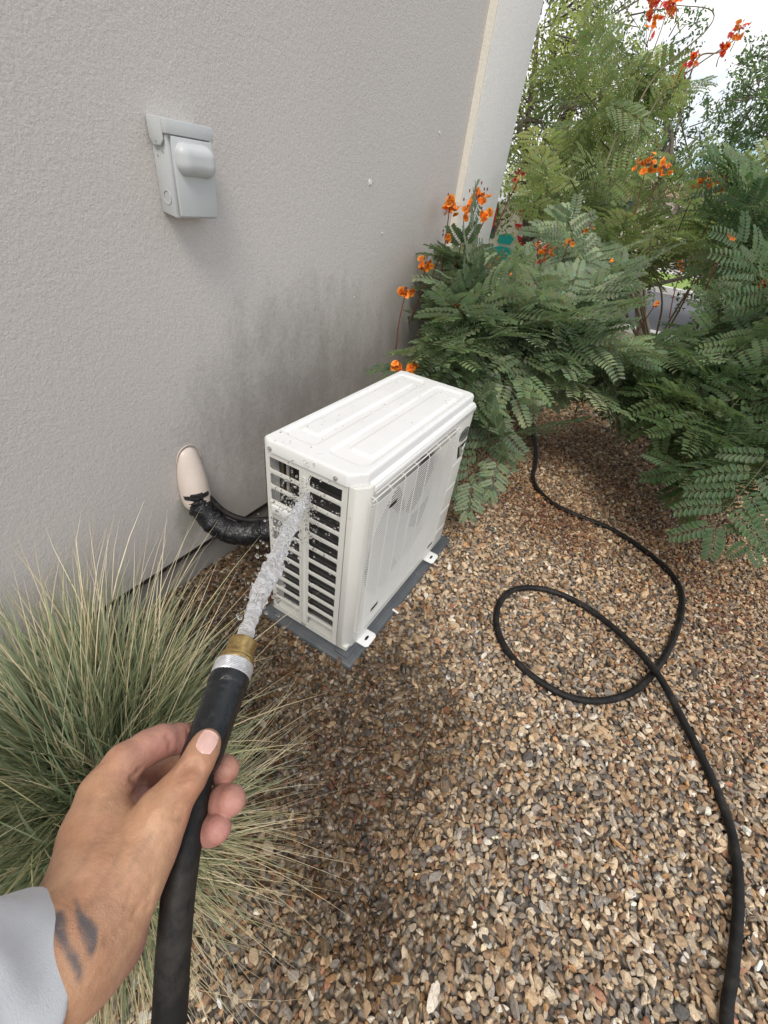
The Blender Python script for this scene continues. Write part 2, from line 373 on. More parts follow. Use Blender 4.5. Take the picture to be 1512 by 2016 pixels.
def water_n(t, b):
    out = t.nodes['Material Output']
    mj = N(t, 'Mapping'); dj = Vector(tuple(FLOW)).normalized(); mj.inputs['Rotation'].default_value = dj.rotation_difference(Vector((1, 0, 0))).to_euler(); mj.inputs['Scale'].default_value = (.22, 1, 1)
    mj.vector_type = 'TEXTURE' if False else 'POINT'; t.links.new(obj_co(t), mj.inputs[0])
    n1 = ramp(t, noise(t, 150, 6, .7, mj.outputs[0], dist=.8), [(.38, .15), (.60, .92)])
    gl = N(t, 'BsdfGlass', IOR=1.33, Roughness=.04); df = N(t, 'BsdfDiffuse'); df.inputs[0].default_value = (.97, .97, .98, 1)
    tr = N(t, 'BsdfTranslucent'); tr.inputs[0].default_value = (.9, .92, .95, 1)
    m1 = N(t, 'MixShader'); m1.inputs[0].default_value = .5; t.links.new(df.outputs[0], m1.inputs[1]); t.links.new(tr.outputs[0], m1.inputs[2])
    m2 = N(t, 'MixShader'); t.links.new(n1, m2.inputs[0]); t.links.new(gl.outputs[0], m2.inputs[1]); t.links.new(m1.outputs[0], m2.inputs[2])
    t.links.new(m2.outputs[0], out.inputs[0])
M['water'] = mat('aerated_water', nodes=water_n)
def drop_n(t, b):
    out = t.nodes['Material Output']; gl = N(t, 'BsdfGlass', IOR=1.33, Roughness=.02); t.links.new(gl.outputs[0], out.inputs[0])
M['drop'] = mat('water_drop', nodes=drop_n)

# ------------------------------------------------------------ ground and far setting
def sheet(name, x0, x1, y0, y1, z, m_, label=None, nx=1, ny=1, th=0):
    b = MB(); b.box((x0, y0, z-max(th, .003)), (x1, y1, z)); return tag(b.build(name, m_), kind='structure')
gb = MB(); gb.add([(-150, -60, -.006), (150, -60, -.006), (150, 250, -.006), (-150, 250, -.006)], [(0, 1, 2, 3)])
tag(gb.build('ground', M['ground']), kind='structure')
def slab(name, y0, y1, z, m_, slope=-.02, x0=-60, x1=60):
    b = MB(); b.add([(x0, y0+slope*x0, z), (x1, y0+slope*x1, z), (x1, y1+slope*x1, z), (x0, y1+slope*x0, z),
                     (x0, y0+slope*x0, -.05), (x1, y0+slope*x1, -.05), (x1, y1+slope*x1, -.05), (x0, y1+slope*x0, -.05)],
                    [(0,1,2,3),(4,7,6,5),(0,4,5,1),(1,5,6,2),(2,6,7,3),(3,7,4,0)])
    return tag(b.build(name, m_), kind='structure')
slab('kerb', 6.75, 6.93, .06, M['concrete']); slab('road', 6.93, 11.6, .006, M['asphalt'])
slab('kerb', 11.6, 11.85, .12, M['concrete'])
lawn = slab('lawn', 11.85, 15.5, .10, M['lawn'], x0=-60, x1=2.2); slab('yard', 11.85, 15.5, .09, M['desert'], x0=2.21, x1=60)
slab('pavement', 15.5, 17.2, .11, M['concrete']); slab('yard', 17.2, 60, .08, M['desert'])

# ------------------------------------------------------------ the house wall
hw = empty('house_wall', (0, 1, 0), 'grey-taupe stucco side wall of the house beside the outdoor unit, with a white corner column', 'wall')
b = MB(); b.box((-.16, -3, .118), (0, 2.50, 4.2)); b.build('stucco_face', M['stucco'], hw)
b = MB(); b.prism([(-.16, .118), (.004, .118), (.004, .112), (.001, .104), (-.16, .104)], 1, -3, 2.50); b.build('weep_screed', M['black'], hw)
b = MB(); b.box((-.17, -3, -.2), (-.012, 2.50, .104)); b.build('foundation_ledge', M['ledge'], hw)
b = MB(); b.box((-.16, 2.50, -.2), (.032, 2.96, 4.2)); b.build('corner_column', M['white_stucco'], hw, bevel=.006)
b = MB(); b.box((-.158, 2.490, .10), (.030, 2.4985, 4.2)); b.build('column_edge_band', M['cream'], hw)
b = MB(); b.box((-9, 2.75, -.2), (-.162, 2.95, 4.2)); b.build('rear_wall', M['white_stucco'], hw)
# pale chips knocked in the stucco
for (u, v, s_) in ((728, 358, .009), (865, 261, .005), (752, 459, .004), (697, 585, .0025)):
    d = FW+RT*(u-756)/F_PX+DN*(v-1008)/F_PX; p = CAM+d*(-CAM[0]/d[0]); b = MB(); n = 9
    b.prism([(p[1]+s_*1.3*math.cos(a)*random.uniform(.6, 1.1), p[2]+s_*math.sin(a)*random.uniform(.6, 1.1)) for a in np.arange(n)*2*math.pi/n], 0, -.003, .0022)
    b.build('chip', M['white_stucco'], hw)

# ------------------------------------------------------------ electrical disconnect box
db = empty('disconnect_box', (0, 1.10, .98), 'pale grey metal electrical box with a rounded pull cover on the grey wall', 'electrical box')
X1 = .047; Y0, Y1, Z0, Z1 = 1.050, 1.150, .978, 1.130
b = MB(); b.prism([(0, Z0+.006), (X1-.006, Z0), (X1-.004, Z1-.012), (0, Z1-.012)], 1, Y0, Y1); 
b.build('enclosure', M['box'], db, bevel=.0025)
b = MB(); b.prism([(0, Z1-.024), (X1+.003, Z1-.024), (X1+.003, Z1-.003), (0, Z1)], 1, Y0-.003, Y1+.003); b.build('rain_cap', M['box'], db, bevel=.0012)
b = MB(); b.box((X1-.003, Y0+.006, Z0+.004), (X1+.0035, Y1-.003, Z1-.026)); b.build('door', M['box'], db, bevel=.0015)
b = MB(); b.prism([(.004, Z1-.002), (.040, Z1-.002), (.040, Z1-.034), (.032, Z1-.042), (.013, Z1-.042), (.004, Z1-.032)], 1, Y0-.006, Y0-.0028); b.build('hasp_tab', M['box'], db, bevel=.0006)
g = grid((X1-.004, Y0+.005, 1.03), (X1+.034, Y1+.0, 1.105), .0012); f = new_field(g)
for yy in (1.078, 1.127):
    add_cone(g, f, (X1+.004, yy, 1.078), (X1+.004, yy, 1.066), .0165, .0175, .004)
for q in np.linspace(1.078, 1.127, 7): add_cone(g, f, (X1+.003, q, 1.078), (X1+.003, q, 1.067), .019, .019, .004)
V, Q = surface_nets(g, f); V = smooth_mesh(V, Q, 4)
link('pull_handle_hood', np_mesh('pull_handle_hood', V, Q, M['box'], True), db)
b = MB(); b.tube([(X1*.5+math.cos(a)*.011, Y0-.0008, 1.010+math.sin(a)*.011) for a in np.linspace(0, 2*math.pi, 25)], .0008, 5, False); b.build('knockout', M['box'], db)
for x_, z_ in ((.022, Z1-.037), (.016, 1.083), (.030, 1.079), (.014, 1.073)):
    b = MB(); b.tube([(x_, Y0-.0072 if z_ > 1.09 else Y0-.0012, z_), (x_, Y0+.001, z_)], .0014, 8); b.build('rivet', M['screw'], db)

# ------------------------------------------------------------ pipe cover and wrapped pipes
pc = empty('pipe_cover', (0, 1.0, .38), 'beige rounded pipe cover bulging from the grey wall above the black pipe elbow', 'pipe cover')
g = grid((-.01, .90, .28), (.12, 1.08, .50), .002); f = new_field(g)
for q in np.linspace(0, 1, 9):
    add_cone(g, f, (-.012+.040*q**.8, 1.005-.014*q, .430-.118*q), (-.012+.040*q**.8, 1.005-.014*q, .428-.118*q), .034+.005*math.sin(q*2.2), .034+.005*math.sin(q*2.2), .006)
f = np.maximum(f, -cone_d(sub(g, g['lo'], g['lo']+g['h']*g['n'])[1], (.03, .987, .25), (.026, .990, .320), .0305, .0305))
P = sub(g, g['lo'], g['lo']+g['h']*g['n'])[1]; f = np.maximum(f, .001-P[..., 0]); f = np.maximum(f, .290+.25*np.clip(.04-P[..., 0], 0, 1)-P[..., 2])
V, Q = surface_nets(g, f); V = smooth_mesh(V, Q, 3); link('cover_shell', np_mesh('cover_shell', V, Q, M['cover'], True), pc)
b = MB(); b.tube([(.003, 1.006+math.cos(a)*.037, .425+math.sin(a)*.043) for a in np.linspace(-.2, math.pi+.2, 20)], .0016, 5); b.build('sealant_bead', M['cover'], pc)
pi_ = empty('insulated_pipe', (.1, 1.0, .22), 'thick pipes wrapped in shiny black tape curving from the wall to the unit', 'pipe')
cp = spline([(.030, .989, .345), (.040, .987, .295), (.085, .998, .243), (.14, 1.025, .222), (.21, 1.075, .240), (.285, 1.14, .285)], 60)
P_, T_, N_, B_ = frames(cp); n = 28; a = np.arange(n)*2*math.pi/n; rr = np.zeros((60, n))
lump = rng.normal(size=(60, n)); lump = (lump+np.roll(lump, 1, 1)+np.roll(lump, -1, 1)+np.roll(lump, 1, 0)+np.roll(lump, -1, 0))/5
for i in range(60): rr[i] = .0285+.003*min(1, i/8)+.0018*((i*.42) % 1.0)+.0022*lump[i]+.002*np.sin(a*2+i*.1)
V = (P_[:, None]+rr[..., None]*(np.cos(a)[None, :, None]*N_[:, None]+np.sin(a)[None, :, None]*B_[:, None])).reshape(-1, 3)
Fq = [(i*n+j, i*n+(j+1) % n, (i+1)*n+(j+1) % n, (i+1)*n+j) for i in range(59) for j in range(n)]
link('tape_wrap', np_mesh('tape_wrap', V, Fq, M['tape'], True), pi_)
for i in (3, 13, 22, 30, 38, 46, 53):           # overlapping tape turns
    c_ = P_[i]; tv = T_[i]+.18*N_[i]*random.choice((-1, 1)); tv /= np.linalg.norm(tv); V, Fs = tube_vf([c_-tv*.006, c_-tv*.0055, c_+tv*.0055, c_+tv*.006], [.0325, .0352, .0348, .0325], 28, False)
    b = MB(); b.add(V, Fs); b.build('tape_turn', M['tape'], pi_, smooth=True)
V, Fs = tube_vf(spline([(.05, 1.012, .32), (.09, 1.03, .272), (.15, 1.055, .258), (.22, 1.10, .272), (.285, 1.15, .30)], 24), .009, 10); b = MB(); b.add(V, Fs); b.build('signal_cable', M['hose'], pi_, smooth=True)

# ------------------------------------------------------------ pad
pad = empty('equipment_pad', (.43, 1.3, 0), 'dark grey plastic pad lying on the gravel under the air conditioner', 'pad')
b = MB(); b.box((.266, .972, -.03), (.598, 1.668, .014)); b.build('pad_body', M['pad'], pad, bevel=.009, seg=3)
for (x0, x1, y0, y1) in ((.30, .345, .99, 1.64), (.53, .575, .99, 1.64)):
    b = MB(); b.box((x0, y0, .010), (x1, y1, .0195)); b.build('raised_rail', M['pad'], pad, bevel=.003)
b = MB(); b.tube([(.612, 1.22, .012), (.590, 1.22, .0165)], .004, 8); b.build('drain_tip', M['ac'], pad, smooth=True)

# ------------------------------------------------------------ air conditioner
ac = empty('air_conditioner', (.43, 1.318, .02), 'ivory outdoor air conditioner unit standing on the grey pad beside the wall', 'air conditioner')
XB, XS, XC, XF = .293, .527, .546, .567; YN, YC, YF = 1.0, 1.041, 1.637; ZB, ZT = .026, .577
# rear and far sides, base pan
b = MB(); b.prism([(XB, YN+.012), (XB+.006, YN+.012), (XB+.006, YF-.006), (XF-.03, YF-.006), (XF-.03, YF), (XB, YF)], 2, ZB, ZT); b.build('rear_casing', M['ac'], ac, bevel=.0015)
b = MB(); b.box((XB+.008, YN+.003, ZB-.002), (XF-.006, YF-.003, ZB+.012)); b.build('base_pan', M['ac'], ac)
# side panel: frame with two tall openings; the slats bridge them one by one
rows = 12; pitch = .0438; ztop = .5605; oh = .0320
def plate(x0, x1, z0, z1, bb): bb.box((x0, YN, z0), (x1, YN+.0022, z1))
b = MB(); LX0, LX1, RX0, RX1 = .308, .395, .424, .512; zlo = ztop-11*pitch-oh
plate(XB, LX0, ZB, ZT, b); plate(LX1, RX0, ZB, ZT, b); plate(RX1, XS, ZB, ZT, b)
for (a0, a1) in ((LX0, LX1), (RX0, RX1)): plate(a0, a1, ztop, ZT, b); plate(a0, a1, ZB, zlo, b)
b.box((XB, YN, ZB), (XB+.0022, YN+.02, ZT))
b.build('side_panel', M['ac'], ac)
V = []
def slat_mesh(wd, hgt):
    # bar with corners filleted where it meets the frame, folded inwards at its lower edge
    b_ = MB(); r = .007; x0, x1 = -.0015, wd+.0015; z0, z1 = 0, hgt
    top = [(x0, z1+r)]+[(x0+r*(1-math.cos(q)), z1+r*(1-math.sin(q))) for q in np.linspace(0, math.pi/2, 5)][1:]
    top2 = [(x1-r*(1-math.cos(q)), z1+r*(1-math.sin(q))) for q in np.linspace(math.pi/2, 0, 5)]
    bot = [(x1, z0-r)]+[(x1-r*(1-math.cos(q)), z0-r*(1-math.sin(q))) for q in np.linspace(0, math.pi/2, 5)][1:]
    bot2 = [(x0+r*(1-math.cos(q)), z0-r*(1-math.sin(q))) for q in np.linspace(math.pi/2, 0, 5)]
    poly = top+top2+bot+bot2
    b_.prism(poly, 1, .0003, .0026); b_.box((r, .0026, .001), (wd-r, .010, .0035)); return b_
sl = {}
for wd in (LX1-LX0, RX1-RX0):
    o = slat_mesh(wd, pitch-oh).build('slat', M['ac'], ac, bevel=.0009, seg=2, ang=60); sl[wd] = o
first = {k: True for k in sl}
for (x0, x1) in ((LX0, LX1), (RX0, RX1)):
    for k in range(rows-1):
        z = ztop-(k+1)*pitch
        if x0 == LX0 and k in (2, 3): continue
        o = sl[x1-x0]
        if not first[x1-x0]: o = o.copy(); COL.objects.link(o)
        first[x1-x0] = False; o.location = (x0, YN, z)
# handle recess replaces the fourth opening on the left
zc0, zc1 = ztop-4*pitch, ztop-2*pitch-oh
b = MB(); b.box((LX0-.001, YN-.0012, zc0-.001), (LX1+.001, YN+.0018, zc1+.001)); b.build('handle_plate', M['ac'], ac, bevel=.001)
b = MB(); b.prism([(LX0+.004, .404), (LX1-.012, .404), (LX1-.006, .410), (LX1-.006, .424), (LX1-.012, .430), (LX0+.004, .430)], 1, YN-.0075, YN+.002); b.build('grab_handle', M['ac_lid'], ac, bevel=.003, seg=3)
b = MB(); b.prism([(LX0-.002, .4365), (LX1-.006, .4365), (LX1-.001, .4325), (LX1-.001, .4315), (LX0-.002, .4340)], 1, YN-.004, YN); b.build('handle_lip', M['ac'], ac, bevel=.001)
b = MB(); b.tube([(.4095, YN-.001, ZB+.03), (.4095, YN-.001, .548)], .006, 10); b.v = [(x, YN-.0005+(y-YN)*.35, z) for x, y, z in b.v]; b.build('mullion_rib', M['ac'], ac, smooth=True)
b = MB(); b.box((.402, YN-.002, ZB+.004), (.420, YN+.001, ZB+.016)); b.build('drain_clip', M['ac_grey'], ac, bevel=.001)
# coil behind
b = MB(); b.box((XB+.0065, YN+.040, ZB+.014), (XF-.03, YN+.052, ZT-.004)); b.build('coil', M['coil'], ac)
for x_, mm in ((.322, 'copper'), (.338, 'ac_grey'), (.352, 'copper')):
    b = MB(); b.tube([(x_, YN+.028, .44), (x_, YN+.028, ZT-.005)], .0045, 10); b.build('refrigerant_tube', M[mm], ac, smooth=True)
for k in range(24):
    z = ZB+.03+k*.0225
    if k == 0: ct = MB(); ct.tube([(XB+.014, YN+.036, 0), (XF-.034, YN+.036, 0)], .0028, 6); co_ = ct.build('coil_tube', M['coil'], ac); co_.location = (0, 0, z)
    else: c_ = co_.copy(); COL.objects.link(c_); c_.location = (0, 0, z)
# front panel wrapping the corner
prof = [(XS+.0015, YN), (XC, YN), (XF-.002, YN+.024), (XF, YC)]
b = MB(); V = []; n_ = len(prof)
for z in (ZB, ZT):
    for p in prof: V.append((p[0], p[1], z))
    for p in ((XF-.004, YC), (XF-.006, YN+.026), (XC-.003, YN+.005), (XS+.0015, YN+.004)): V.append((p[0], p[1], z))
m8 = 8; b.add(V, [tuple(range(m8))[::-1], tuple(range(m8, 16))]+[(i, (i+1) % m8, m8+(i+1) % m8, m8+i) for i in range(m8)])
b.build('front_corner_panel', M['ac'], ac, bevel=.0012)
# front panel with fan opening
FYa, FYb = YC, 1.503; cy, cz, R = 1.270, .318, .226
def ring_panel(y0, y1, z0, z1, cy, cz, R, n=96):
    V = []; Fs = []
    for i in range(n):
        a = 2*math.pi*i/n; c, s_ = math.cos(a), math.sin(a)
        tt = min((y1-cy)/c if c > 1e-6 else 1e9, (y0-cy)/c if c < -1e-6 else 1e9, (z1-cz)/s_ if s_ > 1e-6 else 1e9, (z0-cz)/s_ if s_ < -1e-6 else 1e9)
        V += [(XF, cy+c*tt, cz+s_*tt), (XF, cy+c*R, cz+s_*R), (XF-.006, cy+c*(R-.006), cz+s_*(R-.006)), (XF-.035, cy+c*(R-.008), cz+s_*(R-.008))]
    for i in range(n):
        j = (i+1) % n
        for k in range(3): Fs.append((4*i+k, 4*j+k, 4*j+k+1, 4*i+k+1))
    cs = [(XF, y0, z0), (XF, y1, z0), (XF, y1, z1), (XF, y0, z1)]; return V, Fs, cs
V, Fs, cs = ring_panel(FYa, FYb, ZB, ZT-.012, cy, cz, R)
b = MB(); b.add(V, Fs)
for (py, pz) in ((FYa, ZB), (FYb, ZB), (FYb, ZT-.012), (FYa, ZT-.012)):      # corner fill triangles
    an = [(4*i, math.atan2(V[4*i][2]-cz, V[4*i][1]-cy)) for i in range(96)]; t_ = math.atan2(pz-cz, py-cy) % (2*math.pi)
    i0 = int(t_/(2*math.pi)*96) % 96; i1 = (i0+1) % 96
    base = len(b.v); b.v.append((XF, py, pz)); b.f.append((4*i0, 4*i1, base))
b.box((XF-.004, FYa, ZT-.012), (XF, FYb, ZT)); 
b.build('front_panel', M['ac'], ac, smooth=True)
b = MB(); b.box((XF-.042, YC+.005, ZB+.01), (XF-.038, FYb-.002, ZT-.01)); b.build('fan_recess', mat('grey_coil_behind_fan', (.11, .11, .11), .6), ac)
b = MB(); b.prism([(XB+.003, YN+.003), (XC-.001, YN+.003), (XF-.002, YN+.026), (XF-.001, YC), (XF-.001, YF-.012), (XF-.012, YF-.002), (XB+.003, YF-.002)], 2, ZT-.006, ZT-.0015); b.build('top_flange', M['ac'], ac)
for k in range(5):                 # fan blades
    V = []; Fs = []
    for i, rr_ in enumerate(np.linspace(.03, R-.014, 6)):
        for j, q in enumerate(np.linspace(-.50, .50, 7)):
            an = 2*math.pi*k/5+q*(1.0-.15*i/5)+.35*i/5; V.append((XF-.022+q*.020, cy+rr_*math.cos(an), cz+rr_*math.sin(an)))
    for i in range(5):
        for j in range(6): Fs.append((i*7+j, i*7+j+1, (i+1)*7+j+1, (i+1)*7+j))
    b = MB(); b.add(V, Fs); b.build('fan_blade', M['ac_grey'], ac, smooth=True)
b = MB(); b.tube([(XF-.038, cy, cz), (XF-.010, cy, cz)], .034, 24); b.build('fan_hub', M['ac_grey'], ac, smooth=True)
# shallow frame round the grille
for (y0, y1, z0, z1) in ((YC+.004, FYb-.004, .552, .556), (YC+.004, FYb-.004, .085, .089)):
    b = MB(); b.box((XF, y0, z0), (XF+.004, y1, z1)); b.build('grille_rim', M['ac'], ac, bevel=.001)
# right-hand service cover
b = MB(); b.prism([(XF-.004, FYb+.0015), (XF, FYb+.0015), (XF, YF-.010), (XF-.010, YF), (XF-.03, YF), (XF-.03, YF-.004), (XF-.010, YF-.006), (XF-.004, YF-.012)], 2, ZB, ZT); b.build('service_cover', M['ac'], ac, bevel=.001)
for z in (.385, .288, .190, .100):
    b = MB(); b.box((XF-.001, FYb+.006, z), (XF+.0014, YF-.012, z+.004)); b.build('cover_rib', M['ac_lid'], ac, bevel=.0006)
# badges
def ellipse_ring(yc, zc, a_, b_, r_, n=28, tilt=0): return [(XF+.0015, yc+a_*math.cos(q)*math.cos(tilt)-b_*math.sin(q)*math.sin(tilt), zc+a_*math.cos(q)*math.sin(tilt)+b_*math.sin(q)*math.cos(tilt)) for q in np.linspace(0, 2*math.pi, n)]
b = MB(); b.tube(ellipse_ring(1.585, .492, .040, .020, .001), .0012, 6, False); b.build('oval_badge', M['black'], ac)
b = MB(); b.prism([(1.585+.037*math.cos(q), .492+.017*math.sin(q)) for q in np.linspace(0, 2*math.pi, 24, endpoint=False)], 0, XF, XF+.001); b.build('badge_plate', M['chrome'], ac)
for k, y_ in enumerate((1.563, 1.576, 1.589, 1.602)):
    b = MB(); b.prism([(y_-.003, .482), (y_+.001, .482), (y_+.006, .502), (y_+.002, .502)], 0, XF+.001, XF+.0018); b.build('badge_mark', M['black'], ac)
b = MB(); b.prism([(1.555, .455), (1.622, .455), (1.606, .405), (1.575, .405)], 0, XF, XF+.001); b.build('emblem_field', M['black'], ac)
b = MB(); b.prism([(1.566, .450), (1.584, .450), (1.600, .428), (1.616, .447), (1.610, .412), (1.590, .410)], 0, XF+.001, XF+.002); b.build('emblem_mark', M['chrome'], ac)
# wire guard: near-vertical parade of horizontal wires, their left ends bent back to the panel
wb = MB(); nW = 58; zw = np.linspace(.112, .545, nW); xo = XF+.019
for z in zw:
    wb.tube([(XF+.001, 1.014+.006, z), (XF+.012, 1.0135, z), (xo-.004, 1.018, z), (xo, 1.026, z), (xo, 1.484, z), (xo-.006, 1.492, z), (XF+.001, 1.494, z)], .00105, 5, False)
tag(wb.build('guard_wires', M['ac_wire'], ac, smooth=True), kind='stuff')
for y_ in np.linspace(1.03, 1.475, 8):
    b = MB(); b.tube([(XF+.001, y_, .553), (xo-.007, y_, .552), (xo-.0025, y_, .545), (xo-.0025, y_, .112), (xo-.007, y_, .105), (XF+.001, y_, .104)], .0014, 5, False); b.build('guard_upright', M['ac_wire'], ac, smooth=True)
b = MB(); b.tube([(xo-.007, 1.016, .553), (xo-.007, 1.49, .553)], .0016, 6); b.build('guard_top_wire', M['ac_wire'], ac, smooth=True)
for (y_, z_) in ((1.085, .158), (1.448, .130), (1.10, .505)):
    b = MB(); b.prism([(y_-.018, z_-.003), (y_+.014, z_-.003), (y_+.018, z_+.004), (y_-.014, z_+.004)], 0, xo+.0012, xo+.0026); b.build('guard_clip', M['black'], ac)
# lower strip of front panel is covered by a solid band in the guard
# lid with pressed channels
def sstep(x): x = np.clip(x, 0, 1); return x*x*(3-2*x)
def rr_mask(s, w_, s0, s1, w0, w1, rad, bw):  # rounded rectangle in metres
    cx, cy_ = (s0+s1)/2, (w0+w1)/2; qx = np.abs(s-cx)-(s1-s0)/2+rad; qy = np.abs(w_-cy_)-(w1-w0)/2+rad
    d = np.hypot(np.maximum(qx, 0), np.maximum(qy, 0))+np.minimum(np.maximum(qx, qy), 0)-rad
    return sstep(.5-d/bw)
ny, nx = 240, 110; Yl, Xl = YF-YN+.004, XF-XB-.008
sy = np.linspace(0, Yl, ny); sx = np.linspace(0, Xl, nx); SY, SX = np.meshgrid(sy, sx, indexing='ij')
# rounded / chamfered outline by squeezing the grid
def outline(y, x):
    y = y.copy(); x = x.copy(); yl, xl = Yl, Xl
    c = .034
    # chamfer at near-front corner, rounding elsewhere
    over = np.maximum(0, (x-(xl-c))/c)*1.0; lim = .036*over**1.4; y = lim+y*(yl-lim)/yl
    over = np.maximum(0, (c*.7-x)/(c*.7)); lim = .010*over**2; y = lim+y*(yl-2*lim)/yl
    over = np.maximum(0, (x-(xl-c*.7))/(c*.7)); lim = .012*over**2; y = y*(1-lim/yl)
    return y, x
oy, ox = outline(SY, SX)
Hh = np.full(SY.shape, .0285)
edge = np.minimum.reduce([SY, SX, Yl-SY, Xl-SX])
for (w0, w1, iw0, iw1) in ((.07, .415, .13, .325), (.56, .93, .655, .88)):
    Hh -= .0042*rr_mask(SY, SX, .075*Yl, .945*Yl, w0*Xl, w1*Xl, .016, .006)
    Hh += .0046*rr_mask(SY, SX, .145*Yl, .885*Yl, iw0*Xl, iw1*Xl, .010, .006)
Hh -= .006*sstep(1-edge/.006)**2
V = np.stack([XB-.003+ox, YN-.004+oy, ZT+.001+Hh], -1).reshape(-1, 3)
idx = np.arange(ny*nx).reshape(ny, nx); Fq = np.stack([idx[:-1, :-1], idx[:-1, 1:], idx[1:, 1:], idx[1:, :-1]], -1).reshape(-1, 4)[:, ::-1]
bd = list(idx[:, 0])+list(idx[-1, 1:])+list(idx[::-1, -1][1:])+list(idx[0, ::-1][1:-1]); nb = len(bd); V0 = len(V)
sk = V[bd].copy(); sk[:, 2] = ZT-.001; V = np.vstack([V, sk])
Fs = np.array([(bd[i], bd[(i+1) % nb], V0+(i+1) % nb, V0+i) for i in range(nb)])
me = np_mesh('lid', V, np.vstack([Fq, Fs]), M['ac_lid'], True)
bm = bmesh.new(); bm.from_mesh(me); bmesh.ops.recalc_face_normals(bm, faces=bm.faces); bm.to_mesh(me); bm.free(); me.set_sharp_from_angle(angle=math.radians(50))
link('lid', me, ac)
sp = MB()
for _ in range(70):
    x_, y_ = random.uniform(XB+.01, XF-.02), random.uniform(YN+.01, YF-.01); i_, j_ = int((y_-YN)/Yl*(ny-1)), int((x_-XB)/Xl*(nx-1)); z_ = ZT+.0012+Hh[min(i_, ny-1), min(j_, nx-1)]; r_ = random.uniform(.0005, .0016); a_ = random.uniform(0, 3)
    sp.add([(x_+r_*math.cos(a_+q)*(1+.8*(k % 2)), y_+r_*math.sin(a_+q), z_+(.0003 if k < 4 else 0)) for k, q in enumerate((0, 1.5, 3.1, 4.6))]+[(x_, y_, z_+.0008)], [(0, 1, 4), (1, 2, 4), (2, 3, 4), (3, 0, 4)])
tag(sp.build('dirt_specks', M['bark'], ac), kind='stuff')
# raised white lip of the front panel below the lid (sloping shoulder)
b = MB(); b.prism([(XF-.014, ZT+.004), (XF-.004, ZT+.003), (XF+.0035, ZT-.006), (XF+.0035, ZT-.018), (XF-.014, ZT-.018)], 1, YC+.0, YF-.006); b.build('front_shoulder', M['ac_lid'], ac, bevel=.002, seg=3)
for (x_, z_) in ((.316, ZT+.010), (.497, ZT+.010)):
    b = MB(); b.tube([(x_, YN-.0085, z_), (x_, YN-.004, z_)], .0048, 14); b.tube([(x_, YN-.0105, z_), (x_, YN-.008, z_)], .0026, 8); b.build('screw', M['screw'], ac, bevel=.0005)
for y_ in (1.075, 1.508):            # feet
    b = MB(); b.prism([(XF-.02, y_-.028), (XF+.030, y_-.028), (XF+.037, y_-.021), (XF+.037, y_+.021), (XF+.030, y_+.028), (XF-.02, y_+.028)], 2, .0205, .0245)
    fo = b.build('foot', M['ac_lid'], ac, bevel=.0008)
    b = MB(); b.prism([(XF+.018+.004*math.cos(q)*1.0, y_+.010*math.sin(q)) for q in np.linspace(0, 2*math.pi, 14, endpoint=False)], 2, .0246, .0252); o = b.build('slot', M['black'], fo)
    o.matrix_parent_inverse = Matrix.Identity(4)

# ------------------------------------------------------------ gravel
def ico():
    p = (1+5**.5)/2; V = np.array([(-1,p,0),(1,p,0),(-1,-p,0),(1,-p,0),(0,-1,p),(0,1,p),(0,-1,-p),(0,1,-p),(p,0,-1),(p,0,1),(-p,0,-1),(-p,0,1)], float); V /= np.linalg.norm(V[0])
    Fc = np.array([(0,11,5),(0,5,1),(0,1,7),(0,7,10),(0,10,11),(1,5,9),(5,11,4),(11,10,2),(10,7,6),(7,1,8),(3,9,4),(3,4,2),(3,2,6),(3,6,8),(3,8,9),(4,9,5),(2,4,11),(6,2,10),(8,6,7),(9,8,1)])
    return V, Fc
def ico2():
    V, Fc = ico(); V = list(map(tuple, V)); cache = {}; out = []
    def mid(a, b_):
        k = (min(a, b_), max(a, b_))
        if k not in cache: p = (np.array(V[a])+np.array(V[b_])); p /= np.linalg.norm(p); V.append(tuple(p)); cache[k] = len(V)-1
        return cache[k]
    for a, b_, c in Fc:
        x, y, z = mid(a, b_), mid(b_, c), mid(c, a); out += [(a, x, z), (b_, y, x), (c, z, y), (x, y, z)]
    return np.array(V), np.array(out)
def rock_variants(base, n, planes=7):
    out = []
    for _ in range(n):
        V = base.copy()
        for _k in range(planes+3):     # chop flat facets
            d = rng.normal(size=3); d /= np.linalg.norm(d); c = rng.uniform(.38, .82); e = V@d-c; V = V-np.maximum(e, 0)[:, None]*d
        out.append(V+rng.normal(scale=.02, size=V.shape))
    return np.array(out)
def seg_d(p, a, b_):
    a = np.array(a); b_ = np.array(b_); ab = b_-a; t = np.clip(((p-a)@ab)/(ab@ab), 0, 1); return np.linalg.norm(p-a-t[:, None]*ab, axis=1)
def hashn(p, s):                     # cheap smooth 2-D value noise
    q = p*s; i = np.floor(q).astype(int); f_ = q-i; f_ = f_*f_*(3-2*f_)
    def h(a, b_): x = np.sin(a*127.1+b_*311.7)*43758.5453; return x-np.floor(x)
    a, b_ = i[:, 0], i[:, 1]
    return (h(a, b_)*(1-f_[:, 0])+h(a+1, b_)*f_[:, 0])*(1-f_[:, 1])+(h(a, b_+1)*(1-f_[:, 0])+h(a+1, b_+1)*f_[:, 0])*f_[:, 1]
def wetness(p):
    d = np.minimum.reduce([seg_d(p, (.14, .75), (.14, 1.75))-.24, seg_d(p, (.40, .84), (.66, .90))-.14, seg_d(p, (.50, .62), (.76, .80))-.15, seg_d(p, (.72, .72), (.86, .58))-.07,
                           seg_d(p, (.66, 1.0), (.70, 1.1))-.02])
    d = d-.03+.16*(hashn(p, 5)-.5)+.10*(hashn(p, 17)-.5)
    return np.clip(.5-(d-.03+rng.normal(0, .05, len(d)))/.26, 0, 1)
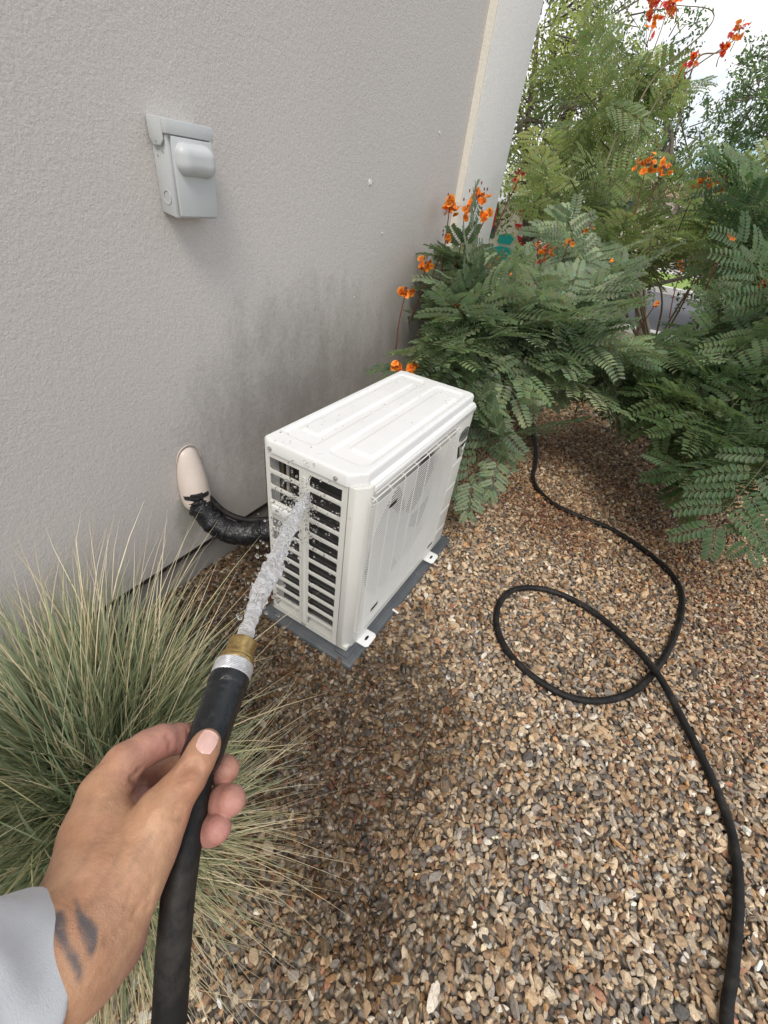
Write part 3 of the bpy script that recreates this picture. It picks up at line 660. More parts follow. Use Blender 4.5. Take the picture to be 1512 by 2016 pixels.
def scatter(step, x0, x1, y0, y1, keep):
    xs = np.arange(x0, x1, step); ys = np.arange(y0, y1, step); X, Y = np.meshgrid(xs, ys); p = np.stack([X.ravel(), Y.ravel()], 1)
    p += rng.uniform(-.5, .5, p.shape)*step*1.1
    u, v, z = PX(np.c_[p, np.zeros(len(p))]); ok = (z > .05) & (u > -330) & (u < 1840) & (v > -100) & (v < 2300) & keep(p, z)
    return p[ok]
PAL = np.array([(.50,.37,.24),(.62,.50,.35),(.70,.61,.48),(.40,.27,.17),(.26,.17,.105),(.33,.30,.27),(.22,.205,.19),(.12,.115,.11),(.80,.77,.71),(.50,.31,.16),(.42,.22,.14),(.48,.42,.34),(.38,.32,.25)])
PW = np.array([.15,.16,.12,.10,.07,.09,.06,.03,.035,.035,.015,.085,.05]); PW /= PW.sum()
def gravel(name, p, base, Fc, smin_, smax, zoff, nvar=24, smooth=False):
    n = len(p); rv = rock_variants(base, nvar); vi = rng.integers(0, nvar, n); sc = rng.uniform(smin_, smax, n)*np.exp(rng.normal(0, .22, n))
    ax = np.stack([sc*rng.uniform(1.15, 1.9, n), sc*rng.uniform(.8, 1.15, n), sc*rng.uniform(.5, .9, n)], 1)
    V = rv[vi]*ax[:, None, :]
    q = np.stack([np.cos(a_ := rng.uniform(0, .6, n)*1.0), np.sin(a_)*np.cos(b_ := rng.uniform(0, 2*math.pi, n)), np.sin(a_)*np.sin(b_), np.zeros(n)], 1)
    yaw = rng.uniform(0, 2*math.pi, n); qz = np.stack([np.cos(yaw/2), np.zeros(n), np.zeros(n), np.sin(yaw/2)], 1)
    def rot(q, V):
        w_, u_ = q[:, :1, None], q[:, None, 1:]
        t_ = 2*np.cross(np.broadcast_to(u_, V.shape), V); return V+w_*t_+np.cross(np.broadcast_to(u_, V.shape), t_)
    V = rot(q, rot(qz, V)); zz = zoff+ax[:, 2]*.55+rng.uniform(-.003, .003, n)
    V = V+np.c_[p, zz][:, None, :]
    c = PAL[rng.choice(len(PAL), n, p=PW)]*np.exp(rng.normal(0, .16, (n, 1))); wt = wetness(p)
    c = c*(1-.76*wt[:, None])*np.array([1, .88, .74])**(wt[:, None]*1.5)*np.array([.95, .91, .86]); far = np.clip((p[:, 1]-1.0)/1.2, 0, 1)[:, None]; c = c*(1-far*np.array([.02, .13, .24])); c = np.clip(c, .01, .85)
    k = base.shape[0]
    Fa = (Fc[None]+(np.arange(n)*k)[:, None, None]).reshape(-1, 3)
    me = np_mesh(name, V.reshape(-1, 3), Fa, M['stone'], smooth, np.repeat(c, k, 0), {'wet': np.repeat(wt, k)})
    return tag(link(name, me), 'bed of crushed tan, grey and cream stones between the wall and the shrubs', 'gravel', kind='stuff')
iv, if_ = ico(); jv, jf = ico2()
inpad = lambda p: ~((p[:, 0] > .28) & (p[:, 0] < .59) & (p[:, 1] > .98) & (p[:, 1] < 1.655)) & (p[:, 0] > -.004)
pn = scatter(.0104, 0, 2.6, .0, 1.6, lambda p, z: inpad(p) & (z < .98)); pf = scatter(.0112, 0, 2.9, .6, 3.3, lambda p, z: inpad(p) & (z >= .98)); pg = scatter(.021, 0, 3.6, 3.3, 6.7, lambda p, z: inpad(p))
pn2 = scatter(.030, 0, 2.6, .0, 1.9, lambda p, z: inpad(p) & (z < 1.3))
print('stones', len(pn), len(pf), len(pg), len(pn2))
def cat_(parts):
    V = []; Fc = []; C = []; Wt = []; b0 = 0
    return parts
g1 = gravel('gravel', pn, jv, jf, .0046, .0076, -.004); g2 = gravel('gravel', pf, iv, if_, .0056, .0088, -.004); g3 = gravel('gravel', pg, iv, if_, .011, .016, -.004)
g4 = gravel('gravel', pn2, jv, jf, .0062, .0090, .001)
bpy.ops.object.select_all(action='DESELECT')
for o in (g1, g2, g3, g4): o.select_set(True)
bpy.context.view_layer.objects.active = g1; bpy.ops.object.join(); g1.name = 'gravel'

# fallen red petals and leaf bits on the stones
def litter():
    pts = []
    cl = [G(*c) for c in ((1000, 960), (1080, 900), (1150, 860), (1200, 960), (1280, 1050), (1340, 1120), (1130, 1060), (1420, 1220), (1300, 900), (1060, 1010), (1250, 1350), (1400, 1580), (700, 1560), (560, 1610), (470, 1100), (1120, 760), (1350, 1000), (640, 1440), (1480, 1400), (720, 1640), (1090, 1030))]
    for ic, c in enumerate(cl):
        n = 340 if c[1] > 1.5 else 50; pts.append(np.c_[c[0]+rng.normal(0, .075, n), c[1]+rng.normal(0, .10, n)])
    q = scatter(.03, .02, 2.4, .6, 3.8, lambda p, z: rng.uniform(size=len(p)) < .30); pts.append(q); p = np.vstack(pts)
    p = p[inpad(p)]; n = len(p); V = []; Fc = []; C = []
    for i in range(n):
        L_ = random.uniform(.006, .020)*(1 if p[i, 1] > 1.4 else .75); wd = L_*random.uniform(.18, .42); a = random.uniform(0, 6.28); z = random.uniform(.010, .015); c, s_ = math.cos(a), math.sin(a)
        for j, (x, y, dz) in enumerate(((-1, 0, .001), (0, -1, .0), (1, 0, .002), (0, 1, .002))):
            X, Y = x*L_*.5, y*wd*.5; V.append((p[i, 0]+X*c-Y*s_, p[i, 1]+X*s_+Y*c, z+dz+random.uniform(0, .003)))
        Fc.append((4*i, 4*i+1, 4*i+2, 4*i+3)); cc = random.choice(((.20, .055, .035), (.26, .08, .045), (.15, .045, .03), (.32, .15, .06), (.13, .08, .05))); C += [cc]*4
    me = np_mesh('fallen_petals', V, Fc, M['petal'], False, np.array(C)); tag(link('fallen_petals', me), 'scattered dry red petals and leaf bits lying on the gravel', 'petals', kind='stuff')
litter()

# ------------------------------------------------------------ garden hose (one hose: over the gravel, round behind the camera, up to the hand)
hr = .0100
gp = [G(u, v, .012) for u, v in ((1040, 800), (1050, 850), (1056, 900), (1050, 945), (1080, 985), (1130, 1012), (1210, 1045), (1290, 1100), (1335, 1150), (1342, 1200), (1325, 1260), (1290, 1320), (1245, 1362), (1180, 1380), (1110, 1368), (1040, 1325), (995, 1275), (977, 1225), (985, 1185), (1015, 1160), (1070, 1160), (1130, 1182), (1200, 1235), (1280, 1325), (1345, 1430), (1400, 1530), (1435, 1620), (1450, 1700), (1452, 1780), (1446, 1850), (1436, 1930), (1425, 2010))]
for i, p in enumerate(gp):
    if i in (22, 23, 24): p[2] = (.022, .034, .022)[i-22]
    if i > 26: p[2] += .0015*(i-26)
hose = empty('garden_hose', tuple(gp[10]*np.array([1, 1, 0])), 'long black garden hose looping over the gravel, its brass nozzle end held in the hand', 'hose')
tail = [np.array(p) for p in ((1.50, .62, .02), (1.40, .35, .015), (1.18, .16, .015), (.98, .10, .10), (.90, .20, .34), (.865, .30, .53))]
held = [W(*q) for q in ((322, 2120, .252), (334, 2000, .255), (341, 1880, .258), (350, 1770, .263), (361, 1690, .270), (374, 1615, .280), (386, 1550, .290), (398, 1500, .298))]
hp = spline(gp+tail+held, 620); V, Fs = tube_vf(hp, hr, 16); P_, T_, N_, B_ = frames(hp)
b = MB(); b.add(V, Fs); b.build('hose_tube', M['hose'], hose, smooth=True)
A = W(396, 1492, .297); B = W(454, 1332, .345); ax_ = (B-A)/np.linalg.norm(B-A); Lg = np.linalg.norm(B-A)
def lathe(prof, n, o, d, name, m_, par, knurl=0, **kw):
    d = Vector(d).normalized(); e1 = d.orthogonal().normalized(); e2 = d.cross(e1); V = []; Fs = []
    for i, (s_, r_) in enumerate(prof):
        for j in range(n):
            a = 2*math.pi*j/n; rr_ = r_+(knurl*((j+i) % 2) if knurl and 0 < i < len(prof)-1 else 0)
            V.append(Vector(o)+d*s_+(e1*math.cos(a)+e2*math.sin(a))*rr_)
    for i in range(len(prof)-1):
        for j in range(n): k = (j+1) % n; Fs.append((i*n+j, i*n+k, (i+1)*n+k, (i+1)*n+j))
    bb = MB(); bb.add(V, Fs); return bb.build(name, m_, par, **kw)
lathe([(-.010, .0102), (-.008, .0120), (-.002, .0138), (.006, .0142), (.03, .0145), (Lg-.022, .0149), (Lg-.020, .0154), (Lg-.0185, .0149), (Lg-.016, .0150), (Lg-.0145, .0155), (Lg-.013, .0150), (Lg-.010, .0149), (Lg-.009, .0157), (Lg-.002, .0158), (Lg, .0150), (Lg, .008)], 40, A, ax_, 'rubber_grip', M['grip'], hose, smooth=True)
C_ = B-ax_*.001
lathe([(0, .0135), (0, .0152)]+[(.001+i*.0012, .0154) for i in range(9)]+[(.0115, .0150), (.0115, .010)], 72, C_, ax_, 'knurled_collar', M['steel'], hose, knurl=.0004)
lathe([(.0112, .010), (.0112, .0142), (.0125, .0150), (.0150, .0150), (.0160, .0140), (.0165, .0142), (.0178, .0142), (.0185, .0122), (.0205, .0120), (.027, .0118), (.031, .0122), (.0325, .0124), (.0335, .0116), (.0335, .0098), (.022, .0095)], 40, C_, ax_, 'brass_nozzle', M['brass'], hose, smooth=True)
NZ = C_+ax_*.033

# ------------------------------------------------------------ water
wj = empty('water_jet', tuple(NZ), 'thick jet of foaming water shooting from the brass nozzle at the side grille', 'water')
hit = np.array([.418, .999, .503]); d0 = ax_
L_ = np.linalg.norm(hit-NZ); jp = spline([NZ-ax_*.004, NZ+(hit-NZ)*.33+np.array([0, 0, .012]), NZ+(hit-NZ)*.66+np.array([0, 0, .012]), hit], 90)
lo = jp.min(0)-.05; hi = jp.max(0)+.05; g = grid(lo, hi, .0016); f = new_field(g)
r_j = np.random.default_rng(3)
nj = len(jp)
for s_ in range(20):                 # strands winding round one another
    ph = r_j.uniform(0, 6.28); fr = r_j.uniform(.3, 1.3)*r_j.choice((-1, 1)); amp = r_j.uniform(.001, .0094); Pq, Tq, Nq, Bq = frames(jp); q = np.linspace(0, 1, nj)
    wob = (amp*(np.clip(q*5, .45, 1)*(1-.35*q)))[:, None]*(np.cos(ph+q*fr*6.28)[:, None]*Nq+np.sin(ph+q*fr*6.28)[:, None]*Bq); rad = .0034*(1+.40*np.sin(q*22+ph*3)+.25*np.sin(q*61+ph*7))*(1-.35*q)*np.clip(.8+q*4, 0, 1)
    pts = Pq+wob+r_j.normal(0, .0012, Pq.shape)*np.clip(q*8, 0, 1)[:, None]
    for i in range(0, nj-1): add_cone(g, f, pts[i], pts[i+1], rad[i], rad[i+1], .0014, .012)
for _ in range(46):                 # torn edges
    i = r_j.integers(8, nj-3); d = r_j.normal(size=3); d -= Tq[i]*(d@Tq[i]); d /= np.linalg.norm(d); L2 = r_j.uniform(.009, .015); a0 = jp[i]+d*.006; add_cone(g, f, a0, jp[i]+d*L2+Tq[i]*r_j.uniform(.010, .035), .0036, .0014, .004, .012)
V, Q = surface_nets(g, f); V = smooth_mesh(V, Q, 1)
# keep the jet from entering the panel plane
link('stream', np_mesh('stream', V, Q, M['water'], True), wj)
dr = []; 
for _ in range(260):
    i = r_j.integers(4, nj); d = r_j.normal(size=3); d /= np.linalg.norm(d); dr.append((jp[i]+d*r_j.uniform(.012, .045)*(0.5+i/nj), r_j.uniform(.0006, .0024)))
for _ in range(230):
    p = hit+np.array([r_j.normal(0, .045), -abs(r_j.normal(0, .03))-.002, r_j.normal(-.03, .065)]); dr.append((p, r_j.uniform(.0007, .0030)))
for _ in range(240):                # beads standing on the lid and side panel
    if _ < 130: p = np.array([r_j.uniform(XB, XF-.01), r_j.uniform(YN, YF), ZT+.0295]); dr.append((p, r_j.uniform(.0005, .0011)))
    else: p = np.array([r_j.uniform(XB, XS), YN-.0005, r_j.uniform(ZB, ZT-.1)]); dr.append((p, r_j.uniform(.0005, .0014)))
Vd = []; Fd = []
for i, (p, r_) in enumerate(dr): Vd.append(jv*r_*np.array([1, 1, r_j.uniform(.8, 1.7)])+p); Fd.append(jf+i*len(jv))
tag(link('droplets', np_mesh('droplets', np.vstack(Vd), np.vstack(Fd), M['drop'], True), wj), kind='stuff')

# ------------------------------------------------------------ person: hand, forearm, sleeve
per = empty('person', tuple(W(140, 1885, .22)), 'left hand and tattooed wrist of a person in a pale grey sleeve, gripping the hose', 'person')
H1 = {}
hand_pts = [W(*q) for q in ((-60, 2100, .15), (60, 1700, .2), (480, 1400, .30), (500, 1700, .34), (350, 1950, .25), (150, 1600, .30), (250, 1400, .33), (-60, 2100, .28))]
lo = np.min(hand_pts, 0)-.035; hi = np.max(hand_pts, 0)+.035
g = grid(lo, hi, .00105); print('hand grid', g['n'])
def chain(pts, k=.004, f=None):
    f = new_field(g) if f is None else f
    for (u, v, t, r), (u2, v2, t2, r2) in zip(pts, pts[1:]): add_cone(g, f, W(u, v, t), W(u2, v2, t2), r, r2, k, .022)
    return f
palm = chain([(200, 1815, .226, .0215), (236, 1740, .236, .0215), (285, 1665, .249, .0175), (318, 1612, .256, .0140)], .008)
chain([(150, 1850, .213, .0195), (170, 1745, .231, .0190), (190, 1640, .252, .0172), (208, 1562, .268, .0150)], .010, palm)
chain([(178, 1855, .226, .0210), (205, 1740, .246, .0180), (235, 1600, .286, .0150)], .010, palm)
chain([(190, 1860, .236, .0185), (215, 1750, .258, .0160), (250, 1645, .296, .0135)], .008, palm)
chain([(222, 1850, .242, .0175), (238, 1765, .262, .0150), (270, 1690, .292, .0125)], .008, palm)
chain([(208, 1590, .280, .0120), (262, 1590, .284, .0100), (300, 1615, .272, .0100)], .010, palm)           # web
chain([(150, 1850, .213, .0195), (100, 1890, .203, .0205), (0, 1940, .190, .0235), (-150, 2000, .172, .0265)], .012, palm)   # forearm
chain([(202, 1862, .232, .0160), (140, 1915, .216, .0172), (50, 1965, .206, .0200), (-100, 2030, .190, .0230)], .012, palm)
chain([(178, 1855, .222, .0205), (118, 1902, .208, .0205), (25, 1955, .197, .0225)], .012, palm)
thumb = chain([(296, 1640, .252, .0160), (320, 1598, .256, .0146), (347, 1562, .262, .0120), (370, 1533, .267, .0108), (389, 1500, .275, .0101), (402, 1473, .281, .0097), (407, 1462, .283, .0085)], .003)
index = chain([(208, 1562, .268, .0150), (245, 1503, .280, .0125), (290, 1472, .292, .0112), (318, 1460, .298, .0108), (352, 1454, .308, .0098), (378, 1452, .320, .0090), (405, 1460, .334, .0080)], .003)
middle = chain([(235, 1592, .286, .0130), (275, 1545, .305, .0105), (318, 1522, .322, .0100), (365, 1512, .330, .0094), (404, 1516, .321, .0094), (436, 1514, .309, .0096), (446, 1515, .305, .0090)], .003)
ring = chain([(262, 1645, .296, .0130), (310, 1615, .318, .0100), (360, 1594, .322, .0096), (405, 1586, .306, .0098), (440, 1577, .293, .0100), (455, 1576, .288, .0096)], .003)
little = chain([(285, 1690, .292, .0125), (325, 1668, .306, .0095), (365, 1650, .304, .0092), (395, 1636, .290, .0093), (418, 1634, .282, .0090), (428, 1632, .278, .0087)], .003)
body = smin(palm, thumb, .005); fg = index
for q in (middle, ring, little): fg = smin(fg, q, .0004)
body = smin(body, fg, .0045)
def crease(pts, r=.0009, k=.0022):
    for a, b_ in zip(pts, pts[1:]): add_cone(g, body, W(*a), W(*b_), r, r, k, .006, sub_=True)
def surf_t(u, v, fld=None):
    fld = body if fld is None else fld
    for t in np.arange(.12, .40, .0006):
        q = ((W(u, v, t)-g['lo'])/g['h']).astype(int)
        if (q >= 0).all() and (q < g['n']).all() and fld[tuple(q)] < 0: return t
    return None
def crease_px(px, r=.0015, k=.0024, depth=.0):
    pts = []
    for (u, v) in px:
        t = surf_t(u, v)
        if t: pts.append((u, v, t-.0002+depth))
    if len(pts) > 1: crease(pts, r, k)
for px in ([(358, 1512), (370, 1500), (386, 1500), (400, 1510)], [(354, 1520), (368, 1508), (386, 1508), (399, 1518)], [(352, 1528), (366, 1517), (384, 1517), (396, 1527)], [(356, 1537), (370, 1528), (386, 1530)],
           [(365, 1592), (350, 1588), (335, 1592)], [(362, 1610), (345, 1607), (325, 1611)], [(270, 1548), (262, 1532), (275, 1518)], [(285, 1530), (275, 1550), (262, 1568)],
           [(303, 1748), (285, 1755), (262, 1757)], [(300, 1765), (280, 1778), (255, 1780)], [(292, 1790), (270, 1800), (240, 1830), (215, 1850)],
           [(330, 1447), (338, 1462), (336, 1480)], [(372, 1437), (374, 1452)]): crease_px(px)
V, Q = surface_nets(g, body); V = smooth_mesh(V, Q, 2, .5)
# surface colour: tanned back, pinker palm side and fingertips, tattoo marks
u, v, z = PX(V); base = np.tile(np.array([.50, .285, .168]), (len(V), 1)); 
def soft(d, w_): return np.clip(.5-d/w_, 0, 1)
def poly_in(u, v, poly):
    ins = np.zeros(len(u), bool); j = len(poly)-1
    for i in range(len(poly)):
        xi, yi = poly[i]; xj, yj = poly[j]; c = ((yi > v) != (yj > v)) & (u < (xj-xi)*(v-yi)/(yj-yi+1e-9)+xi); ins ^= c; j = i
    return ins
bones = [(W(430, 1536, .31), .05), (W(450, 1592, .29), .05), (W(420, 1640, .275), .045), (W(330, 1480, .30), .05), (W(285, 1560, .285), .035), (W(250, 1880, .24), .05)]
pk = np.zeros(len(V))
for c, r_ in bones: pk = np.maximum(pk, soft(np.linalg.norm(V-c, axis=1)-r_*.55, r_*.7))
base = base*(1-pk[:, None])+np.array([.47, .235, .195])*pk[:, None]
dk = soft(np.linalg.norm(V-W(372, 1545, .268), axis=1)-.014, .02); base = base*(1-.30*dk[:, None]*np.array([.6, 1, 1]))  # shade on the thumb, put into the skin colour
# freckle-like mottling
mt = hashn(np.c_[V[:, 0]*300+V[:, 2]*170, V[:, 1]*300-V[:, 2]*140], 1.0); base *= (.93+.12*mt)[:, None]; m2 = hashn(np.c_[V[:, 0]*90+V[:, 2]*60, V[:, 1]*90-V[:, 2]*50], 1.0); base *= 1+(m2-.5)[:, None]*np.array([.06, .16, .20])
for vein in ([(120, 1760), (170, 1690), (200, 1620)], [(180, 1770), (225, 1700), (245, 1650)], [(150, 1800), (230, 1745), (300, 1640)]):
    for a_, b_ in zip(vein, vein[1:]):
        a_ = np.array(a_, float); b_ = np.array(b_, float); ab = b_-a_; tt = np.clip((np.stack([u, v], 1)-a_)@ab/(ab@ab), 0, 1); dd_ = np.linalg.norm(np.stack([u, v], 1)-a_-tt[:, None]*ab, axis=1); base *= 1-(soft(dd_-4, 9)*(z < .27)*.10)[:, None]*np.array([1.2, .9, .7])
near = z < .262
tat1 = poly_in(u, v, [(146, 1762), (160, 1792), (182, 1812), (194, 1824), (190, 1864), (180, 1888), (170, 1872), (160, 1846), (151, 1815)]) & near
tat2 = poly_in(u, v, [(92, 1815), (108, 1795), (124, 1790), (129, 1812), (131, 1845), (142, 1864), (156, 1884), (164, 1912), (156, 1940), (142, 1905), (122, 1868)]) & near
tf = np.where(tat1 | tat2, 1.0, 0.0)
for _ in range(3):
    acc = np.zeros(len(V)); c = np.zeros(len(V))
    for k in range(4): np.add.at(acc, Q[:, k], tf[Q[:, (k+1) % 4]]); np.add.at(c, Q[:, k], 1)
    tf = .4*tf+.6*acc/c
tf *= .88*(.72+.28*np.clip(hashn(np.c_[V[:, 0]*500+V[:, 2]*300, V[:, 1]*500-V[:, 2]*300], 1.0)*1.6, 0, 1)); base = base*(1-tf[:, None])+np.array([.075, .085, .10])*tf[:, None]
hm = link('hand_and_forearm', np_mesh('hand_and_forearm', V, Q, M['skin'], True, base), per)
# thumb nail: curved plate following the thumb tip
body_t = thumb
def nail(cu, cv, ang, a_, b_, fld):
    nv = []; nn = 15
    ca, sa = math.cos(ang), math.sin(ang)
    for i in range(nn):
        for j in range(nn):
            p, q = -1+2*i/(nn-1), -1+2*j/(nn-1)
            s_ = (abs(p)**3.2+abs(q)**2.6)
            pr = p*math.sqrt(1-.42*q*q); qr = q*math.sqrt(1-.25*p*p)
            du, dv = ca*pr*a_-sa*qr*b_, sa*pr*a_+ca*qr*b_; t = surf_t(cu+du, cv+dv, fld) or .283
            nv.append(((cu+du, cv+dv), t))
    T = np.array([x[1] for x in nv]).reshape(nn, nn)
    for _ in range(6): Tp = np.pad(T, 1, mode='edge'); T = (Tp[:-2, 1:-1]+Tp[2:, 1:-1]+Tp[1:-1, :-2]+Tp[1:-1, 2:]+2*T)/6
    V = [W(x[0][0], x[0][1], T.ravel()[k]-.0007) for k, x in enumerate(nv)]; V2 = [W(x[0][0], x[0][1], T.ravel()[k]+.0022) for k, x in enumerate(nv)]
    Fq = [(i*nn+j, (i+1)*nn+j, (i+1)*nn+j+1, i*nn+j+1) for i in range(nn-1) for j in range(nn-1)]
    per_ = [i*nn for i in range(nn)]+[(nn-1)*nn+j for j in range(1, nn)]+[i*nn+nn-1 for i in range(nn-2, -1, -1)]+[j for j in range(nn-2, 0, -1)]
    o = nn*nn; Fq += [(per_[i], per_[(i+1) % len(per_)], per_[(i+1) % len(per_)]+o, per_[i]+o) for i in range(len(per_))]
    bb = MB(); bb.add(V+V2, Fq); return bb.build('fingernail', M['nail'], per, smooth=True)
nail(408, 1461, math.radians(-62), 24, 18.5, thumb)
# sleeve
g = grid(np.min([W(150, 2060, .12), W(-260, 2300, .05), W(40, 1740, .2), W(150, 2060, .26)], 0)-.05, np.max([W(150, 2060, .12), W(-200, 2250, .05), W(40, 1740, .2), W(150, 2060, .26)], 0)+.05, .002)
f = new_field(g); a0 = W(38, 1940, .200); a1 = W(-265, 2080, .157); dd = (a1-a0)/np.linalg.norm(a1-a0)
add_cone(g, f, a0-dd*.02, a1+dd*.05, .0335, .047, .004, .03)
P = sub(g, g['lo'], g['lo']+g['h']*g['n'])[1]; s_ = (P-a0.astype(np.float32))@dd.astype(np.float32)
wr = .0016*np.sin(P[..., 0]*110+P[..., 2]*170+3*np.sin(P[..., 1]*60))+.0012*np.sin(P[..., 1]*210-P[..., 2]*90)
f = f+wr*np.clip(s_/.05, .18, 1)*1.6; f = np.maximum(f, -(f+.0050)); f = np.maximum(f, -s_-.001); f = np.maximum(f, s_-.10)
V, Q = surface_nets(g, f); V = smooth_mesh(V, Q, 3)
slo = link('sleeve', np_mesh('sleeve', V, Q, M['cloth'], True), per)
_e1 = Vector(tuple(dd)).orthogonal().normalized(); _e2 = Vector(tuple(dd)).cross(_e1)
b = MB(); b.tube([Vector(tuple(a0+dd*.014))+(_e1*math.cos(q)+_e2*math.sin(q))*.0347 for q in np.linspace(0, 2*math.pi, 60)], .0006, 5, False); sm_ = b.build('hem_stitch', M['cloth'], slo); sm_.matrix_parent_inverse = Matrix.Identity(4)

# ------------------------------------------------------------ ornamental grass
gc = np.array([.50, .40])
og = empty('grass_clump', (gc[0], gc[1], 0), 'large clump of fine green and straw ornamental grass beneath the hand', 'ornamental grass')
def blades(n, seed, rad0, length, spread, colf, wmul=1, az=None):
    r_ = np.random.default_rng(seed); ns = 7
    th = r_.uniform(0, 2*math.pi, n) if az is None else r_.uniform(az[0], az[1], n); rr_ = rad0*np.sqrt(r_.uniform(0, 1, n))
    bx = gc[0]+rr_*np.cos(th+r_.normal(0, .7, n)); by = gc[1]+rr_*np.sin(th+r_.normal(0, .7, n)); L_ = r_.uniform(length[0], length[1], n); e0 = np.radians(r_.uniform(spread[0], spread[1], n)); dro = np.radians(r_.uniform(spread[2], spread[3], n))
    tw = r_.normal(0, .25, n); pts = np.zeros((n, ns, 3)); pos = np.stack([bx, by, np.zeros(n)], 1); pts[:, 0] = pos
    for k in range(1, ns):
        q = k/(ns-1); el = e0-dro*q**1.5; a_ = th+tw*q; pos = pos+np.stack([np.cos(a_)*np.cos(el), np.sin(a_)*np.cos(el), np.sin(el)], 1)*(L_/(ns-1))[:, None]; pts[:, k] = pos
    pts[:, :, 2] = np.maximum(pts[:, :, 2], .014+.002*r_.uniform(size=(n, 1))); pts[:, :, 0] = np.where(pts[:, :, 2] > .118, np.maximum(pts[:, :, 0], .006+.004*r_.uniform(size=(n, 1))), np.maximum(pts[:, :, 0], -.006))
    side = np.stack([-np.sin(th), np.cos(th), .3*r_.normal(size=n)], 1); wd = r_.uniform(.0011, .0021, n)*wmul
    prof = np.array([1, 1, .95, .85, .7, .45, .06]); Lf = pts-side[:, None]*(wd[:, None]*prof)[..., None]; Rt = pts+side[:, None]*(wd[:, None]*prof)[..., None]
    V = np.stack([Lf, Rt], 2).reshape(-1, 3); base_ = (np.arange(n)*ns*2)[:, None]; k = np.arange(ns-1)*2
    Fq = np.stack([base_+k, base_+k+1, base_+k+3, base_+k+2], -1).reshape(-1, 4)
    c = colf(r_, n)[:, None, :]; tip = np.linspace(0, 1, ns)[None, :, None]; cc = c*(1-tip*.35)+np.array([.50, .46, .28])*tip*.35; C = np.repeat(cc, 2, 1).reshape(-1, 3)
    return V, Fq, C
def gcol(r_, n):
    a = np.array([(.11, .185, .10), (.15, .24, .135), (.075, .13, .06), (.20, .28, .17), (.26, .30, .16)]); return a[r_.integers(0, 5, n)]*np.exp(r_.normal(0, .15, (n, 1)))
def scol(r_, n):
    a = np.array([(.52, .46, .29), (.60, .56, .38), (.40, .35, .20), (.36, .36, .18)]); return a[r_.integers(0, 4, n)]*np.exp(r_.normal(0, .12, (n, 1)))
def allb(name, sets):
    Vs, Fs, Cs = [], [], []; b0 = 0
    for V, Fq, C in sets: Vs.append(V); Fs.append(Fq+b0); Cs.append(C); b0 += len(V)
    return tag(link(name, np_mesh(name, np.vstack(Vs), np.vstack(Fs), M['grass'], False, np.vstack(Cs)), og), kind='stuff')
GA, GB = np.array([.30, .45]), np.array([.45, .41])
gc = GA; ga = [blades(1700, 1, .13, (.16, .36), (38, 86, 10, 50), gcol), blades(700, 3, .13, (.28, .45), (60, 88, 5, 30), gcol, 1.3), blades(900, 7, .10, (.22, .36), (20, 55, 5, 40), gcol, az=(1.6, 5.0))]
gd = [blades(360, 4, .12, (.30, .50), (50, 86, 5, 35), scol, .7), blades(70, 6, .12, (.45, .58), (50, 80, 5, 25), scol, .8, az=(.4, 2.6))]
gc = GB; ga += [blades(1100, 2, .09, (.15, .29), (8, 60, 5, 35), gcol, .75)]
gd += [blades(700, 5, .10, (.16, .32), (8, 50, 5, 30), scol, .5), blades(200, 8, .11, (.30, .42), (10, 40, 3, 20), scol, .35, az=(-1.6, 1.4))]
allb('green_blades', ga); allb('straw_blades', gd)

